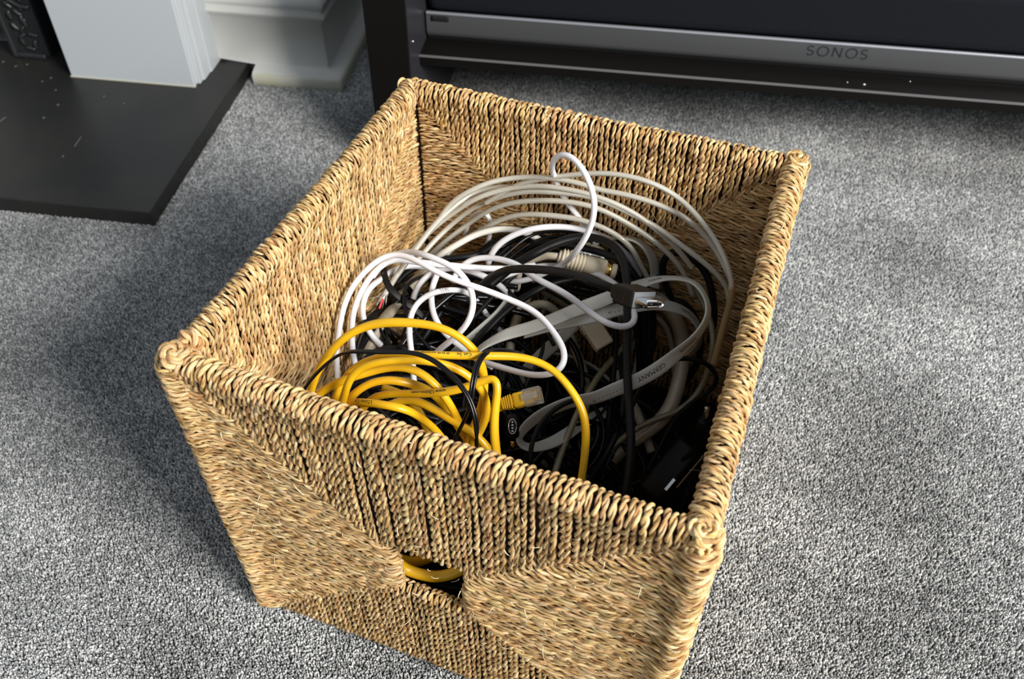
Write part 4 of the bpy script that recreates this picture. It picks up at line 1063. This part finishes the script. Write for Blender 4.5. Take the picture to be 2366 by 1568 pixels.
add_mesh('housing', boxm(.0170, .0100, Ln, .0022, 3), M_beigec, hx, frameM((a0+a1)/2, sd, up_, ax))
for k in range(6):
    add_mesh('side_rib', boxm(.0200, .0070, .0014, .0005, 1), M_beigec, hx, frameM(a0+ax*(.001+.0024*k), sd, up_, ax))
add_mesh('mouth', boxm(.0125, .0075, .001), M_blk, hx, frameM(a1+ax*.0002, sd, up_, ax))
t_ = resample(A([a0, a0-ax*.015-RZ*.006, a0-ax*.03-RZ*.03]), .002); link('lead', mesh_np('lead', *tube(t_, .0032, 10)), M_beige, hx)
dc = empty('power_jack', UP(1637, 985, .10), 'small black power jack with bare metal barrel by the right wall', 'plug')
b0, b1, b2 = UP(1626, 1010, .100), UP(1634, 971, .118), UP(1643, 942, .131)
b0, b1, b2 = inside(b0, .016), inside(b1, .016), inside(b2, .016)
ax = b2-b1; ax /= np.linalg.norm(ax)
lathe([b0, b0+(b1-b0)*.03, b1-(b1-b0)*.03, b1], (.0040, .0046, .0046, .0038), M_blk, 'body', dc)
lathe([b1, b1+(b2-b1)*.02, b2-(b2-b1)*.03, b2], (.0019, .0021, .0021, .0016), M_chrome, 'barrel', dc)
t_ = resample(A([b0, b0-ax*.012, b0-ax*.03-A([.02, 0, .01]), b0-A([.06, .01, .06])]), .002); link('lead', mesh_np('lead', *tube(t_, .0018, 8)), M_blk, dc)
ad = empty('power_adapter', UP(1560, 1080, .05), 'glossy dark brown plastic adapter lying deep in the front right corner', 'adapter')
c0, c1 = inside(UP(1497, 1150, .045), .02), inside(UP(1612, 1030, .075), .02); ax = c1-c0; Ln = np.linalg.norm(ax); ax /= Ln
up_ = A([0, -.2, 1.]); up_ -= (up_ @ ax)*ax; up_ /= np.linalg.norm(up_); sd = np.cross(up_, ax)
add_mesh('case', boxm(.026, .017, Ln, .006, 5), M_smoke, ad, frameM((c0+c1)/2, sd, up_, ax), smooth=True)
add_mesh('side_strip', boxm(.0015, .004, Ln*.6, .0005, 1), M_tan, ad, frameM((c0+c1)/2-sd*.0128+up_*.003+ax*.01, sd, up_, ax))
add_mesh('metal_clip', boxm(.003, .001, .012, .0003, 1), M_chrome, ad, frameM(c0+ax*.02-sd*.008+up_*.0088, sd, up_, ax))
pp = empty('phono_plug', UP(1184, 985, .12), 'small black plug with a silver slotted socket beside the yellow plug', 'plug')
q0 = UP(1184, 985, .125); ax = (CAM-q0); ax /= np.linalg.norm(ax); sd = UP(1200, 985, .125)-UP(1170, 985, .125); sd -= (sd @ ax)*ax; sd /= np.linalg.norm(sd); up_ = np.cross(ax, sd)
add_mesh('housing', boxm(.011, .020, .022, .0045, 4), M_blk, pp, frameM(q0-ax*.011, sd, up_, ax), smooth=True)
rg = np.linspace(0, 2*math.pi, 25)
link('socket_rim', mesh_np('socket_rim', *tube(q0+sd*(.0030*np.cos(rg))[:, None]+up_*(.0056*np.sin(rg))[:, None]+ax*.0004, .0005, 6)), M_chrome, pp)
for k in range(4): add_mesh('contact', boxm(.0016, .0012, .0006, .0002, 1), M_chrome, pp, frameM(q0+up_*(k-1.5)*.0023+ax*.0005, sd, up_, ax))
lathe([q0-up_*.011-ax*.004, q0-up_*.0115-ax*.004, q0-up_*.017-ax*.006, q0-up_*.0175-ax*.006], (.0015, .0020, .0020, .0015), M_gold, 'gold_tip', pp)
t_ = resample(A([q0-ax*.02, q0-ax*.03+RZ*-.01, q0-ax*.04-RZ*.04]), .002); link('lead', mesh_np('lead', *tube(t_, .0022, 8)), M_blk, pp)
print('scene built')
